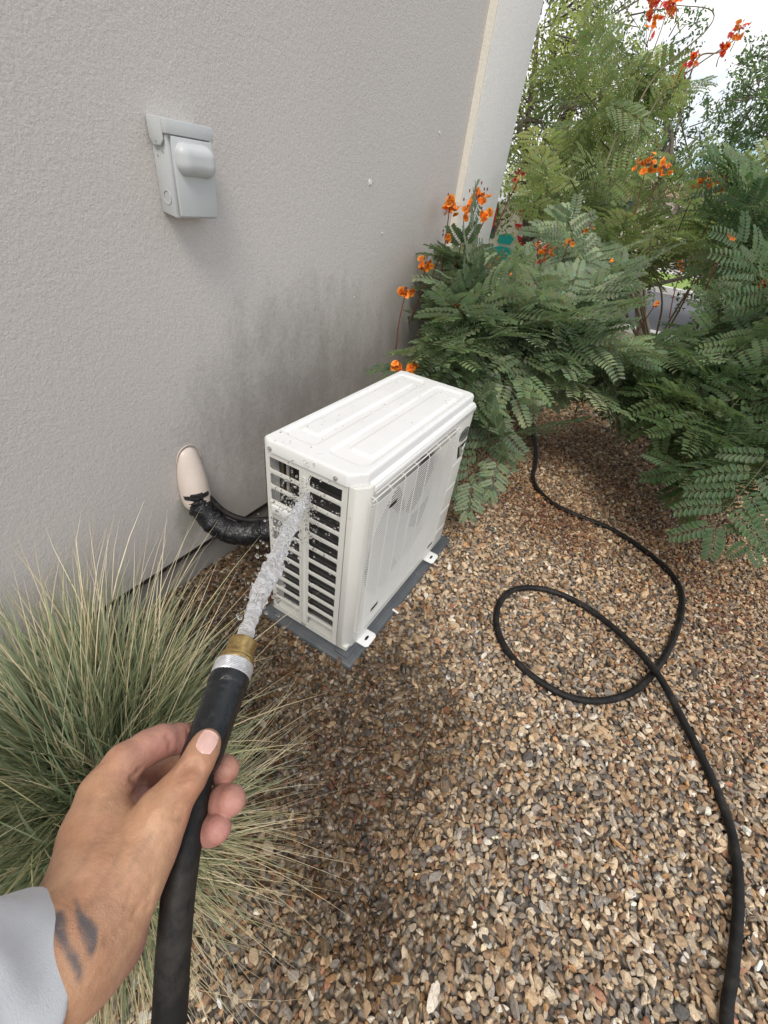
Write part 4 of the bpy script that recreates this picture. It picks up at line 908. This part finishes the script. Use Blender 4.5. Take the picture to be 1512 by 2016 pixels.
# ------------------------------------------------------------ foliage
def leaf_mesh(seed, np_=5, nl=9, L=.36, pl_=.155, ll=.034, lw=.0150, cols=((.050, .098, .066), (.062, .118, .080), (.040, .082, .056))):
    r_ = random.Random(seed); V = []; Fc = []; C = []
    def strip(a, b_, w_, c):
        a = np.array(a); b_ = np.array(b_); d = b_-a; s_ = np.cross(d, (0, 0, 1)); s_ /= np.linalg.norm(s_)+1e-9; k = len(V)
        V.extend([a-s_*w_, a+s_*w_, b_+s_*w_*.7, b_-s_*w_*.7]); Fc.append((k, k+1, k+2, k+3)); C.extend([c]*4)
    def R_(s_): return np.array([s_*L, .02*math.sin(s_*3+seed)*L, -.16*L*s_*s_])
    stemc = (.14, .15, .07)
    for k in range(8): strip(R_(k/8), R_((k+1)/8), .0014, stemc)
    pin = []
    for k in range(np_):
        s_ = .22+.78*k/(np_-1 if np_ > 1 else 1); prof = .70+.42*math.sin(math.pi*min(1, (k+.9)/(np_+.4)))
        for sd in (-1, 1): pin.append((s_, sd*math.radians(r_.uniform(52, 68) if k < np_-1 else r_.uniform(28, 40)), prof))
    for (s_, an, prof) in pin:
        o = R_(s_); Lp = pl_*prof*r_.uniform(.88, 1.1); dirv = np.array([math.cos(an), math.sin(an), 0]); dr_ = r_.uniform(.10, .34); cur = r_.uniform(-.2, .25)*math.copysign(1, an)
        def Pp(q): a2 = an-cur*q; return o+np.array([math.cos(a2), math.sin(a2), 0])*Lp*q+np.array([0, 0, -dr_*Lp*q*q+.03*Lp*q])
        for k in range(5): strip(Pp(k/5), Pp((k+1)/5), .0009, stemc)
        cc = r_.choice(cols)
        for k in range(nl):
            q = .10+.90*(k+.5)/nl; p0 = Pp(q); tv = Pp(min(1, q+.05))-Pp(q-.05); tv /= np.linalg.norm(tv); nv = np.cross((0, 0, 1), tv); nv /= np.linalg.norm(nv)
            sz = (.72+.42*math.sin(math.pi*(q*.85+.1)))
            for sd in (-1, 1):
                lv = nv*sd*.94+tv*(.30+.3*q*q); lv /= np.linalg.norm(lv); wv = np.cross((0, 0, 1), lv); fold = r_.uniform(-.05, .35)
                up = np.array([0, 0, fold]); Ll = ll*sz*r_.uniform(.88, 1.08); Lw = lw*sz*.5*r_.uniform(.9, 1.1); b0 = len(V); lv2 = lv+up*.6
                a = p0+lv*.001
                V.extend([a, a+lv2*Ll*.30-wv*Lw*.92, a+lv2*Ll*.78-wv*Lw, a+lv2*Ll+np.array([0, 0, -.12*Ll]), a+lv2*Ll*.78+wv*Lw, a+lv2*Ll*.30+wv*Lw*.92])
                Fc.append((b0, b0+1, b0+2, b0+3)); Fc.append((b0, b0+3, b0+4, b0+5)); ck = tuple(x*r_.uniform(.88, 1.12) for x in cc); C.extend([ck]*6)
    return np.array(V), np.array(Fc), np.array(C)
CB = ((.195, .270, .150), (.235, .305, .185), (.155, .225, .115)); CD = ((.115, .185, .080), (.140, .215, .100), (.085, .150, .060)); CY = ((.22, .30, .12), (.27, .34, .15), (.18, .25, .10))
def leafset(cols, base_seed, **kw):
    out = []
    for k in range(4):
        V, Fc, C = leaf_mesh(base_seed+k, cols=cols, np_=random.choice((4, 5, 5, 6)), **kw); out.append((np_mesh('leaf', V, Fc, M['leaf'], False, C), V, Fc, C))
    return out
LS_B = leafset(CB, 10); LS_D = leafset(CD, 20, ll=.032, lw=.014); LS_Y = leafset(CY, 30, nl=8, ll=.030, lw=.013, pl_=.14)
def basis(d, up):
    d = np.asarray(d, float); d = d/np.linalg.norm(d); n = np.asarray(up, float)-d*(np.dot(up, d)); n /= np.linalg.norm(n)+1e-9; s_ = np.cross(n, d); return np.stack([d, s_, n], 1)
GAPS = ((1335, 590, 90, 55), (1262, 605, 60, 62), (1000, 465, 84, 80), (1375, 225, 75, 42), (1410, 60, 95, 55), (1250, 640, 30, 22), (1085, 940, 62, 120), (1170, 905, 150, 112), (1010, 1010, 80, 40))
def in_gap(p):
    u, v, z = PX(p); return any(((u-a)/c)**2+((v-b_)/d)**2 < 1 for a, b_, c, d in GAPS)
def ok_pos(p, mg=.10): return not (p[0] < mg and p[1] < 3.0) and not (p[0] < XF+.10 and p[0] > XB-.1 and YN-.1 < p[1] < YF+.10 and p[2] < .72) and p[2] > .05
def shrub(name, label, base, clumps, leaves, seed, sc=(.8, 1.1), nstem=7, max_parts=300, cat='shrub'):
    """clumps: (centre, radius, number)"""
    r_ = np.random.default_rng(seed); root = empty(name, tuple(base), label, cat); allL = []
    st = []
    for (c, R_, n) in clumps:
        c = np.asarray(c); k = 0; tries = 0
        while k < n and tries < n*20:
            tries += 1
            d = r_.normal(size=3); d /= np.linalg.norm(d); p = c+d*R_*np.array([1, 1, .85])*r_.uniform(.35, 1.0)**.6
            dv = d*.8+np.array([0, 0, .12])+r_.normal(0, .28, 3); dv[2] = min(dv[2], .55); tc_ = CAM-p; tc_ /= np.linalg.norm(tc_)
            dv = dv-.35*tc_*max(0, dv@tc_); dv /= np.linalg.norm(dv)
            s_ = r_.uniform(*sc); up = np.array([0, 0, 1.0])+.5*tc_*0+r_.normal(0, .30, 3)
            tip = p+dv*.36*s_*.55; b_ = p-dv*.36*s_*.5
            if not ok_pos(tip) or not ok_pos(b_, .03) or not ok_pos(p): continue
            if abs(dv@(up/np.linalg.norm(up))) > .95 or any(in_gap(b_+dv*.40*s_*q) for q in (0, .3, .6, .85)): continue
            allL.append((b_, dv, up, s_, r_.integers(0, 4))); k += 1
        st.append(c)
    vis = sorted(allL, key=lambda q: np.linalg.norm(q[0]-CAM)); inv = Matrix.Translation(-Vector(base))
    for (b_, dv, up, s_, vi) in vis[:max_parts]:
        o = bpy.data.objects.new('leaf', leaves[vi][0]); COL.objects.link(o); o.parent = root; o.matrix_parent_inverse = inv
        Bm = basis(dv, up); mw = Matrix(((Bm[0][0]*s_, Bm[0][1]*s_, Bm[0][2]*s_, b_[0]), (Bm[1][0]*s_, Bm[1][1]*s_, Bm[1][2]*s_, b_[1]), (Bm[2][0]*s_, Bm[2][1]*s_, Bm[2][2]*s_, b_[2]), (0, 0, 0, 1))); o.matrix_basis = mw
    if len(vis) > max_parts:
        Vs, Fs, Cs = [], [], []; b0 = 0
        for (b_, dv, up, s_, vi) in vis[max_parts:]:
            V, Fc, C = leaves[vi][1:]; Bm = basis(dv, up); Vs.append(V@(Bm.T*s_)+b_); Fs.append(Fc+b0); Cs.append(C*r_.uniform(.75, 1.25)); b0 += len(V)
        tag(link('inner_leaves', np_mesh('inner_leaves', np.vstack(Vs), np.vstack(Fs), M['leaf'], False, np.vstack(Cs)), root), kind='stuff')
    bb = np.asarray(base, float)
    for i in range(nstem):           # main stems, then fine twigs
        c = st[i % len(st)]; p0 = bb+np.array([r_.normal(0, .05), r_.normal(0, .05), -.02]); md = (p0+c)/2+np.array([r_.normal(0, .06), r_.normal(0, .06), .08]); end = c+r_.normal(0, .08, 3)
        if not ok_pos(end, .03): end = c
        md[0] = max(md[0], .06)
        b = MB(); pts = spline([p0, md, end], 14); b.tube(pts, np.linspace(.011, .004, 14), 7); b.build('stem', M['twig'], root, smooth=True)
    tw = MB()
    for (b_, dv, up, s_, vi) in allL[::2]:
        c = min(st, key=lambda q: np.linalg.norm(q-b_)); tw.tube(spline([c+(b_-c)*.15, (b_+c)/2+np.array([0, 0, .02]), b_+dv*.02], 5), [.0035, .0028, .0022, .0018, .0014], 4, False)
    tag(tw.build('twigs', M['twig'], root), kind='stuff')
    return root
# flowers
def flower_mesh(seed, c1=(.78, .22, .02), c2=(.88, .40, .04), c3=(.50, .03, .02)):
    r_ = random.Random(seed); V = []; Fc = []; C = []
    for k in range(5):
        a = k*2*math.pi/5+r_.uniform(-.15, .15); L_ = .017*r_.uniform(.85, 1.1); wv = .009; el = r_.uniform(.15, .7); d = np.array([math.cos(a)*math.cos(el), math.sin(a)*math.cos(el), math.sin(el)]); s_ = np.array([-math.sin(a), math.cos(a), 0]); b0 = len(V)
        n = np.cross(d, s_)
        V += [d*.001, d*L_*.45-s_*wv*.8+n*.002, d*L_*.9-s_*wv*.9+n*r_.uniform(-.003, .005), d*L_*1.05-n*.003, d*L_*.9+s_*wv*.9+n*r_.uniform(-.003, .005), d*L_*.45+s_*wv*.8+n*.002, d*L_*.6-n*.002]
        Fc += [(b0, b0+1, b0+6), (b0+1, b0+2, b0+6), (b0+2, b0+3, b0+6), (b0+3, b0+4, b0+6), (b0+4, b0+5, b0+6), (b0+5, b0, b0+6)]; C += [c1, c1, c2, c2, c2, c1, c1]
    for k in range(6):
        a = r_.uniform(0, 6.28); el = r_.uniform(.7, 1.4); d = np.array([math.cos(a)*math.cos(el), math.sin(a)*math.cos(el), math.sin(el)])*.034; b0 = len(V); s_ = np.array([.0005, -.0004, 0]); V += [s_, -s_, d]; Fc += [(b0, b0+1, b0+2)]; C += [c3]*3
    return np_mesh('flower', np.array(V), np.array(Fc), M['petal'], True, np.array(C))
FL = [flower_mesh(k) for k in range(3)]; FLR = [flower_mesh(50+k, (.62, .05, .03), (.78, .13, .04)) for k in range(2)]; FLB = [flower_mesh(80, (.30, .05, .03), (.55, .28, .12))]
def cluster(root, u, v, t, n, spread, meshes=None, sc=1.0, seed=0, stalk=.22):
    r_ = np.random.default_rng(seed+int(u)); c = W(u, v, t); meshes = meshes or FL; inv = Matrix.Translation(-Vector(root.location))
    low = c+np.array([r_.normal(0, .03), r_.normal(0, .03), -stalk]); sm = MB(); top = c+np.array([0, 0, spread*.5]); main = spline([low, (low+c)/2+r_.normal(0, .012, 3), c, top], 9); sm.tube(main, np.linspace(.0030, .0012, 9), 5)
    fp = []
    for k in range(n):
        d = r_.normal(size=3); d /= np.linalg.norm(d); p = c+d*spread*np.array([1, 1, 1.0])*r_.uniform(.35, 1); fp.append(p); j = main[min(8, int(r_.integers(5, 9)))]; sm.tube([j, (j+p)/2+np.array([0, 0, -.004]), p], .0009, 4, False)
    for k in range(max(3, n//2)):    # buds
        p = c+r_.normal(0, spread*.45, 3)+np.array([0, 0, spread*.6]); sm.tube([p-np.array([0, 0, .006]), p, p+np.array([0, 0, .006])], [.001, .0035, .001], 5)
    cl = sm.build('flower_cluster', M['twigred'], root, smooth=True)
    for p in fp:
        o = bpy.data.objects.new('flower', meshes[int(r_.integers(0, len(meshes)))]); COL.objects.link(o); o.parent = cl; s_ = sc*r_.uniform(.8, 1.25)
        o.matrix_parent_inverse = Matrix.Identity(4); tc_ = CAM-p; rot = Vector(tuple(tc_/np.linalg.norm(tc_)*.5+r_.normal(0, .6, 3))).to_track_quat('Z', 'Y').to_matrix().to_4x4(); o.matrix_basis = Matrix.Translation(Vector(p))@rot@Matrix.Scale(s_, 4)
M['twigred'] = mat('reddish_flower_stalk', (.17, .05, .035), .6)
Wp = lambda u, v, t: W(u, v, t)
s1 = shrub('flowering_shrub', 'blue-green feathery shrub with orange flowers growing against the column just behind the air conditioner', G(985, 800),
    [(Wp(905, 650, 1.72), .19, 24), (Wp(1010, 620, 1.80), .23, 30), (Wp(1120, 640, 1.85), .22, 30), (Wp(1195, 700, 1.95), .18, 16), (Wp(920, 530, 1.95), .14, 14), (Wp(1040, 560, 2.05), .20, 18), (Wp(965, 860, 1.66), .07, 3), (Wp(1150, 545, 2.2), .22, 18), (Wp(862, 700, 1.62), .10, 8), (Wp(1050, 720, 1.85), .18, 16)], LS_B, 11, (.80, 1.1), 10)
for a in ((885, 412, 1.68, 14, .044), (942, 395, 1.7, 14, .042), (915, 420, 1.7, 8, .035), (958, 425, 1.7, 4, .02), (800, 572, 1.62, 7, .030), (783, 722, 1.55, 6, .022), (812, 722, 1.56, 5, .018), (838, 522, 1.70, 6, .028), (930, 490, 1.85, 7, .030)): cluster(s1, *a[:3], a[3], a[4], seed=3, sc=.85)
for a in ((1075, 500, 1.8, 9, .045), (965, 515, 1.8, 6, .03), (1020, 355, 2.0, 8, .045), (1045, 740, 1.85, 1, .01)): cluster(s1, *a[:3], a[3], a[4], FLB+FL[:1], seed=5, sc=.8)
for a in ((1120, 480, 1.9, 5, .03), (1180, 600, 1.85, 4, .025), (880, 470, 1.68, 4, .02), (1000, 540, 1.75, 5, .025), (1110, 590, 1.75, 3, .02), (1210, 520, 2.0, 5, .03), (1060, 490, 1.75, 5, .03), (900, 600, 1.62, 3, .02), (1160, 450, 2.1, 4, .03)): cluster(s1, *a[:3], a[3], a[4], FLB+FL, seed=15, sc=.6)
for a in ((1140, 545, 2.15, 5, .03),): cluster(s1, *a[:3], a[3], a[4], FLR, seed=5, sc=.9)
s2 = shrub('flowering_shrub', 'dense dark green feathery shrub filling the right edge above the gravel', G(1500, 800),
    [(Wp(1480, 820, 1.62), .19, 30), (Wp(1420, 730, 1.85), .25, 40), (Wp(1520, 640, 1.75), .27, 34), (Wp(1400, 690, 2.1), .18, 22), (Wp(1490, 540, 2.1), .26, 30), (Wp(1360, 780, 1.95), .16, 18), (Wp(1550, 420, 2.1), .28, 22), (Wp(1330, 720, 2.1), .15, 14), (Wp(1560, 880, 1.5), .18, 14)], LS_D, 12, (.8, 1.1), 10)
def placed_leaf(root, u, v, t, u2, v2, t2, ls, vi, up=(0, 0, 1), s_=None):
    a = W(u, v, t); b_ = W(u2, v2, t2); d = b_-a; L_ = np.linalg.norm(d); s_ = s_ or L_/.42; Bm = basis(d, np.array(up)); o = bpy.data.objects.new('leaf', ls[vi][0]); COL.objects.link(o); o.parent = root; o.matrix_parent_inverse = Matrix.Translation(-Vector(root.location))
    o.matrix_basis = Matrix(((Bm[0][0]*s_, Bm[0][1]*s_, Bm[0][2]*s_, a[0]), (Bm[1][0]*s_, Bm[1][1]*s_, Bm[1][2]*s_, a[1]), (Bm[2][0]*s_, Bm[2][1]*s_, Bm[2][2]*s_, a[2]), (0, 0, 0, 1)))
for q in ((1540, 860, 1.35, 1400, 1050, 1.33), (1530, 920, 1.40, 1335, 910, 1.50), (1545, 960, 1.35, 1480, 1080, 1.30), (1560, 820, 1.40, 1420, 870, 1.50), (1500, 800, 1.5, 1360, 850, 1.62)): placed_leaf(s2, *q, LS_D, int(q[0]) % 4)
for q in ((960, 880, 1.60, 1045, 890, 1.62), (950, 850, 1.58, 1020, 800, 1.66), (985, 900, 1.58, 960, 990, 1.56), (930, 940, 1.55, 925, 985, 1.53)): placed_leaf(s1, *q, LS_B, int(q[0]) % 4, s_=.34)
for a in ((1440, 470, 1.9, 5, .03), (1345, 520, 1.95, 4, .03), (1500, 560, 1.7, 3, .02), (1290, 600, 2.0, 3, .02)): cluster(s2, *a[:3], a[3], a[4], FL+FLB, seed=16, sc=.6)
cluster(s2, 1300, 765, 1.95, 5, .03, FLB, seed=4, sc=.9)
s3 = shrub('flowering_shrub', 'tall green feathery shrub behind the nearer shrubs, with orange flower heads along its top', G(1300, 640)*np.array([1, .75, 1]),
    [(Wp(1080, 400, 2.7), .22, 9), (Wp(1150, 420, 2.8), .30, 17), (Wp(1270, 450, 2.8), .30, 19), (Wp(1400, 450, 2.8), .32, 24), (Wp(1480, 400, 2.8), .24, 18), (Wp(1180, 500, 2.7), .22, 16), (Wp(1120, 310, 3.0), .28, 12), (Wp(1220, 290, 3.0), .28, 14)], LS_Y, 13, (.9, 1.25), 9)
for a in ((1275, 322, 2.25, 18, .060), (1305, 335, 2.25, 9, .045), (1385, 358, 2.2, 14, .045), (1425, 362, 2.2, 12, .040)): cluster(s3, *a[:3], a[3], a[4], seed=8, sc=.85)
s4 = shrub('flowering_shrub', 'loose tall shrub with thin arching stems and red flowers against the sky at upper right', G(1400, 600)*np.array([1.1, .8, 1]),
    [(Wp(1240, 130, 2.6), .24, 9), (Wp(1180, 200, 2.6), .24, 12), (Wp(1310, 210, 2.7), .2, 4), (Wp(1150, 90, 2.8), .25, 8)], LS_Y, 14, (.7, 1.0), 4)
for pts in ([(1190, 330), (1240, 200), (1290, 90), (1330, -30)], [(1240, 300), (1300, 190), (1370, 130), (1430, 90), (1470, 60)], [(1230, 260), (1290, 150), (1390, 60), (1400, 20), (1330, 10)], [(1330, 260), (1370, 120), (1420, 100), (1460, 40)]):
    b = MB(); pp = spline([W(u, v, 2.55) for u, v in pts], 24); b.tube(pp, np.linspace(.006, .002, 24), 6); b.build('stem', M['twig'], s4, smooth=True)
for a in ((1290, 18, 2.5, 18, .085), (1330, 5, 2.5, 12, .06), (1285, 50, 2.5, 6, .04), (1362, 122, 2.5, 11, .045), (1340, 142, 2.5, 7, .03), (1455, 62, 2.5, 10, .05), (1430, 92, 2.5, 7, .035)): cluster(s4, *a[:3], a[3], a[4], FLR+FL[:1], seed=9, sc=1.0, stalk=.08)

def tree(label, base, crowns, seed, cols, trunk_r=.09, leaf=.022, limbs=6):
    r_ = np.random.default_rng(seed); root = empty('tree', tuple(base), label, 'tree'); cen = np.mean([c for c, R_, n in crowns], 0); b0 = np.asarray(base, float)
    b = MB(); b.tube(spline([b0-np.array([0, 0, .1]), b0+(cen-b0)*.35+r_.normal(0, .08, 3), b0+(cen-b0)*.75], 16), np.linspace(trunk_r, trunk_r*.5, 16), 10); b.build('trunk', M['bark'], root, smooth=True)
    for (c, R_, n) in crowns[:limbs]:
        b = MB(); s0 = b0+(cen-b0)*r_.uniform(.45, .7); b.tube(spline([s0, (s0+c)/2+r_.normal(0, .12, 3), c], 12), np.linspace(trunk_r*.42, .012, 12), 7); b.build('limb', M['bark'], root, smooth=True)
    Vs, Cs = [], []; cols = np.array(cols)
    tw = MB()
    for (c, R_, n) in crowns:
        nt_ = max(6, n//26); d = r_.normal(size=(nt_, 3)); d /= np.linalg.norm(d, axis=1)[:, None]; tip = c+d*R_*np.array([1, 1, .85])*r_.uniform(.3, 1, (nt_, 1))**.5
        for i in range(nt_):
            dd_ = d[i]*.5+r_.normal(0, .4, 3)+np.array([0, 0, -.25]); dd_ /= np.linalg.norm(dd_); Lt = r_.uniform(.18, .42); q = r_.uniform(0, 1, (26, 1)); pos = tip[i]+dd_*Lt*q+r_.normal(0, .028, (26, 3))+np.array([0, 0, -.10])*q*q
            if i % 2 == 0: tw.tube([c+(tip[i]-c)*.4, tip[i], tip[i]+dd_*Lt*.8], [.007, .004, .0015], 4, False)
            cl = cols[r_.integers(0, len(cols))]*np.exp(r_.normal(0, .22)); nn = r_.normal(size=(26, 3)); nn /= np.linalg.norm(nn, axis=1)[:, None]; t1 = np.cross(nn, r_.normal(size=(26, 3))); t1 /= np.linalg.norm(t1, axis=1)[:, None]; t2 = np.cross(nn, t1); s_ = leaf*r_.uniform(.6, 1.3, (26, 1))
            Vs.append(np.stack([pos-t1*s_, pos-t2*s_*.45, pos+t1*s_, pos+t2*s_*.45], 1).reshape(-1, 3)); Cs.append(np.repeat(cl[None]*np.exp(r_.normal(0, .12, (26, 1))), 4, 0))
    V = np.vstack(Vs); Fq = np.arange(len(V)).reshape(-1, 4); tag(link('crown', np_mesh('crown', V, Fq, M['leaf_far'], False, np.vstack(Cs)), root), kind='stuff')
    tag(tw.build('twigs', M['bark'], root), kind='stuff'); return root
YG = [(.21, .29, .08), (.27, .35, .10), (.16, .23, .07), (.10, .15, .055)]; DG = [(.07, .12, .05), (.09, .15, .06), (.05, .09, .04)]; MG = [(.11, .19, .07), (.14, .23, .085), (.08, .15, .055)]
tree('yellow-green small-leaved tree rising beside the white column', G(1090, 640)*np.array([1, .7, 1])+np.array([-.25, .2, 0]), [(W(1060, 60, 3.6), .62, 3400), (W(1130, 170, 3.7), .50, 2700), (W(1070, 240, 3.6), .48, 2300), (W(1170, 330, 3.7), .36, 1700), (W(1060, 340, 3.5), .34, 1700), (W(1190, 40, 3.8), .42, 1800), (W(1230, 230, 3.9), .34, 1100)], 21, YG, leaf=.020)
tree('sparse tree in the middle with white sky showing through its thin crown', (1.1, 5.6, 0), [(W(1260, 180, 5.0), .45, 900), (W(1330, 260, 5.2), .50, 900), (W(1270, 320, 5.0), .45, 1500), (W(1380, 300, 5.4), .40, 550), (W(1300, 100, 5.0), .45, 420)], 22, MG, .07, leaf=.026)
tree('green tree at the far right edge behind the shrubs', (3.0, 5.2, 0), [(W(1500, 190, 4.4), .36, 2200), (W(1520, 300, 4.4), .42, 2600), (W(1560, 120, 4.4), .45, 1800), (W(1450, 400, 4.6), .34, 1600), (W(1540, 430, 4.4), .40, 2000)], 23, MG, .08, leaf=.024)
tree('low dark tree across the far kerb behind the tall shrub', (.3, 6.2, 0), [(W(1100, 470, 5.4), .55, 3000), (W(1200, 500, 5.8), .38, 1200), (W(1430, 520, 5.8), .42, 1500), (W(1500, 500, 5.6), .5, 1800), (W(1350, 445, 6.0), .38, 500)], 24, DG, .08, leaf=.030)

# dry brush under the shrubs
def brush():
    V = []; Fc = []; C = []
    for i in range(2600):
        c = random.choice((G(1210, 740), G(1260, 770), G(1150, 700), G(1240, 700), G(950, 780), G(1290, 830))); p = c[:2]+rng.normal(0, .16, 2); a = random.uniform(0, 6.28); L_ = random.uniform(.03, .12); d = np.array([math.cos(a), math.sin(a), random.uniform(.1, .9)])*L_; s_ = np.array([-math.sin(a), math.cos(a), 0])*.0012; q = np.array([p[0], p[1], .006]); b0 = len(V)
        V += [q-s_, q+s_, q+d]; Fc.append((b0, b0+1, b0+2)); C += [random.choice(((.30, .24, .12), (.38, .33, .18), (.16, .18, .07), (.20, .10, .06)))]*3
    tag(link('dry_weeds', np_mesh('dry_weeds', np.array(V), np.array(Fc), M['grass'], False, np.array(C))), 'thin dry weeds and twigs at the foot of the shrubs', 'weeds', kind='stuff')
brush()

# ------------------------------------------------------------ painted sign behind the column
sg = empty('painted_sign', tuple(W(1010, 470, 4.4)*np.array([1, 1, 0])), 'painted board in red, cream and turquoise half hidden behind the flowering shrub', 'sign')
o0 = W(1005, 470, 4.4); n_ = CAM-o0; n_[2] = 0; n_ /= np.linalg.norm(n_); r_v = np.cross((0, 0, 1), n_); r_v /= np.linalg.norm(r_v)
def on_sign(pts, name, m_, d0=.0, d1=.01):
    PP = []
    for (u, v) in pts:
        d = FW+RT*(u-756)/F_PX+DN*(v-1008)/F_PX; t = ((o0-CAM)@n_)/(d@n_); PP.append(CAM+d*t)
    b = MB(); k = len(PP); b.add([p+n_*d1 for p in PP]+[p+n_*d0 for p in PP], [tuple(range(k)), tuple(range(k, 2*k))[::-1]]+[(i, (i+1) % k, k+(i+1) % k, k+i) for i in range(k)]); return b.build(name, m_, sg)
on_sign([(945, 395), (1062, 400), (1056, 530), (935, 520)], 'board', M['creamp'], -.04, 0)
on_sign([(984, 404), (984, 440), (972, 466), (950, 474), (945, 468), (964, 452), (975, 425), (976, 404)], 'dark_border', M['dteal'], 0, .008)
on_sign([(968, 405), (980, 405), (976, 440), (962, 462), (950, 466), (952, 440), (960, 432)], 'red_shape', M['red'], .0, .014)
on_sign([(1014, 440), (1044, 444), (1040, 456), (1016, 450)], 'red_stripe', M['red'], 0, .008)
on_sign([(1020, 412), (1056, 416), (1040, 428), (1022, 424)], 'red_stripe', M['red'], 0, .008)
on_sign([(1018, 462), (1050, 480), (1046, 495), (1022, 480)], 'red_stripe', M['red'], 0, .008)
on_sign([(948, 500), (965, 488), (985, 484), (1005, 488), (1016, 504), (1000, 520), (950, 522)], 'turquoise_shape', M['teal'], 0, .008)
on_sign([(982, 462), (1004, 460), (1012, 470), (1004, 482), (980, 478)], 'turquoise_shape', M['teal'], 0, .012)
on_sign([(975, 532), (980, 532), (976, 640), (971, 640)], 'post', M['bark'], -.04, 0)
on_sign([(1036, 532), (1041, 532), (1036, 640), (1031, 640)], 'post', M['bark'], -.04, 0)

# ------------------------------------------------------------ far house and car
fh = empty('far_house', (3, 44, 0), 'pale house with a clay roof beyond the road, glimpsed through the foliage', 'house')
b = MB(); b.box((-6, 40, .08), (9, 48, 2.6)); b.build('wall', M['house'], fh)
b = MB(); b.prism([(39.3, 2.6), (48.7, 2.6), (44, 3.6)], 0, -6.6, 9.6); b.build('roof', M['roof'], fh)
for x0 in (-4.2, -.5, 6.2):
    b = MB(); b.box((x0-.08, 39.93, 1.02), (x0+1.48, 39.97, 2.28)); wf = b.build('window', M['white_stucco'], fh); b = MB(); b.box((x0, 39.90, 1.1), (x0+1.4, 39.93, 2.2)); o = b.build('pane', M['glass'], wf); o.matrix_parent_inverse = Matrix.Identity(4)
b = MB(); b.box((2.6, 39.92, .1), (5.4, 39.98, 2.3)); b.build('garage_door', M['creamp'], fh)
cr_ = empty('parked_car', (2.9, 18.4, .11), 'pale blue car parked beyond the lawn', 'car')
b = MB(); b.prism([(.7, .30), (5.0, .30), (5.05, .72), (4.75, .92), (4.0, .98), (3.4, 1.42), (2.0, 1.45), (1.3, 1.02), (.75, .92)], 1, 17.6, 19.3); b.build('body', M['bluepaint'], cr_, bevel=.06, seg=3)
b = MB(); b.prism([(1.45, 1.04), (3.85, 1.02), (3.35, 1.36), (2.05, 1.38)], 1, 17.585, 19.315); b.build('side_windows', M['glass'], cr_)
for x_ in (1.55, 4.15):
    for y_ in (17.62, 19.28):
        b = MB(); b.tube([(x_, y_-.1, .40), (x_, y_+.1, .40)], .32, 20); b.build('wheel', M['black'], cr_, smooth=True)

tri = sum(len(o.data.polygons) for o in S.objects if o.type == 'MESH'); print('polys', tri, 'objects', len(S.objects))
S.cycles.max_bounces = 8; S.cycles.transparent_max_bounces = 12
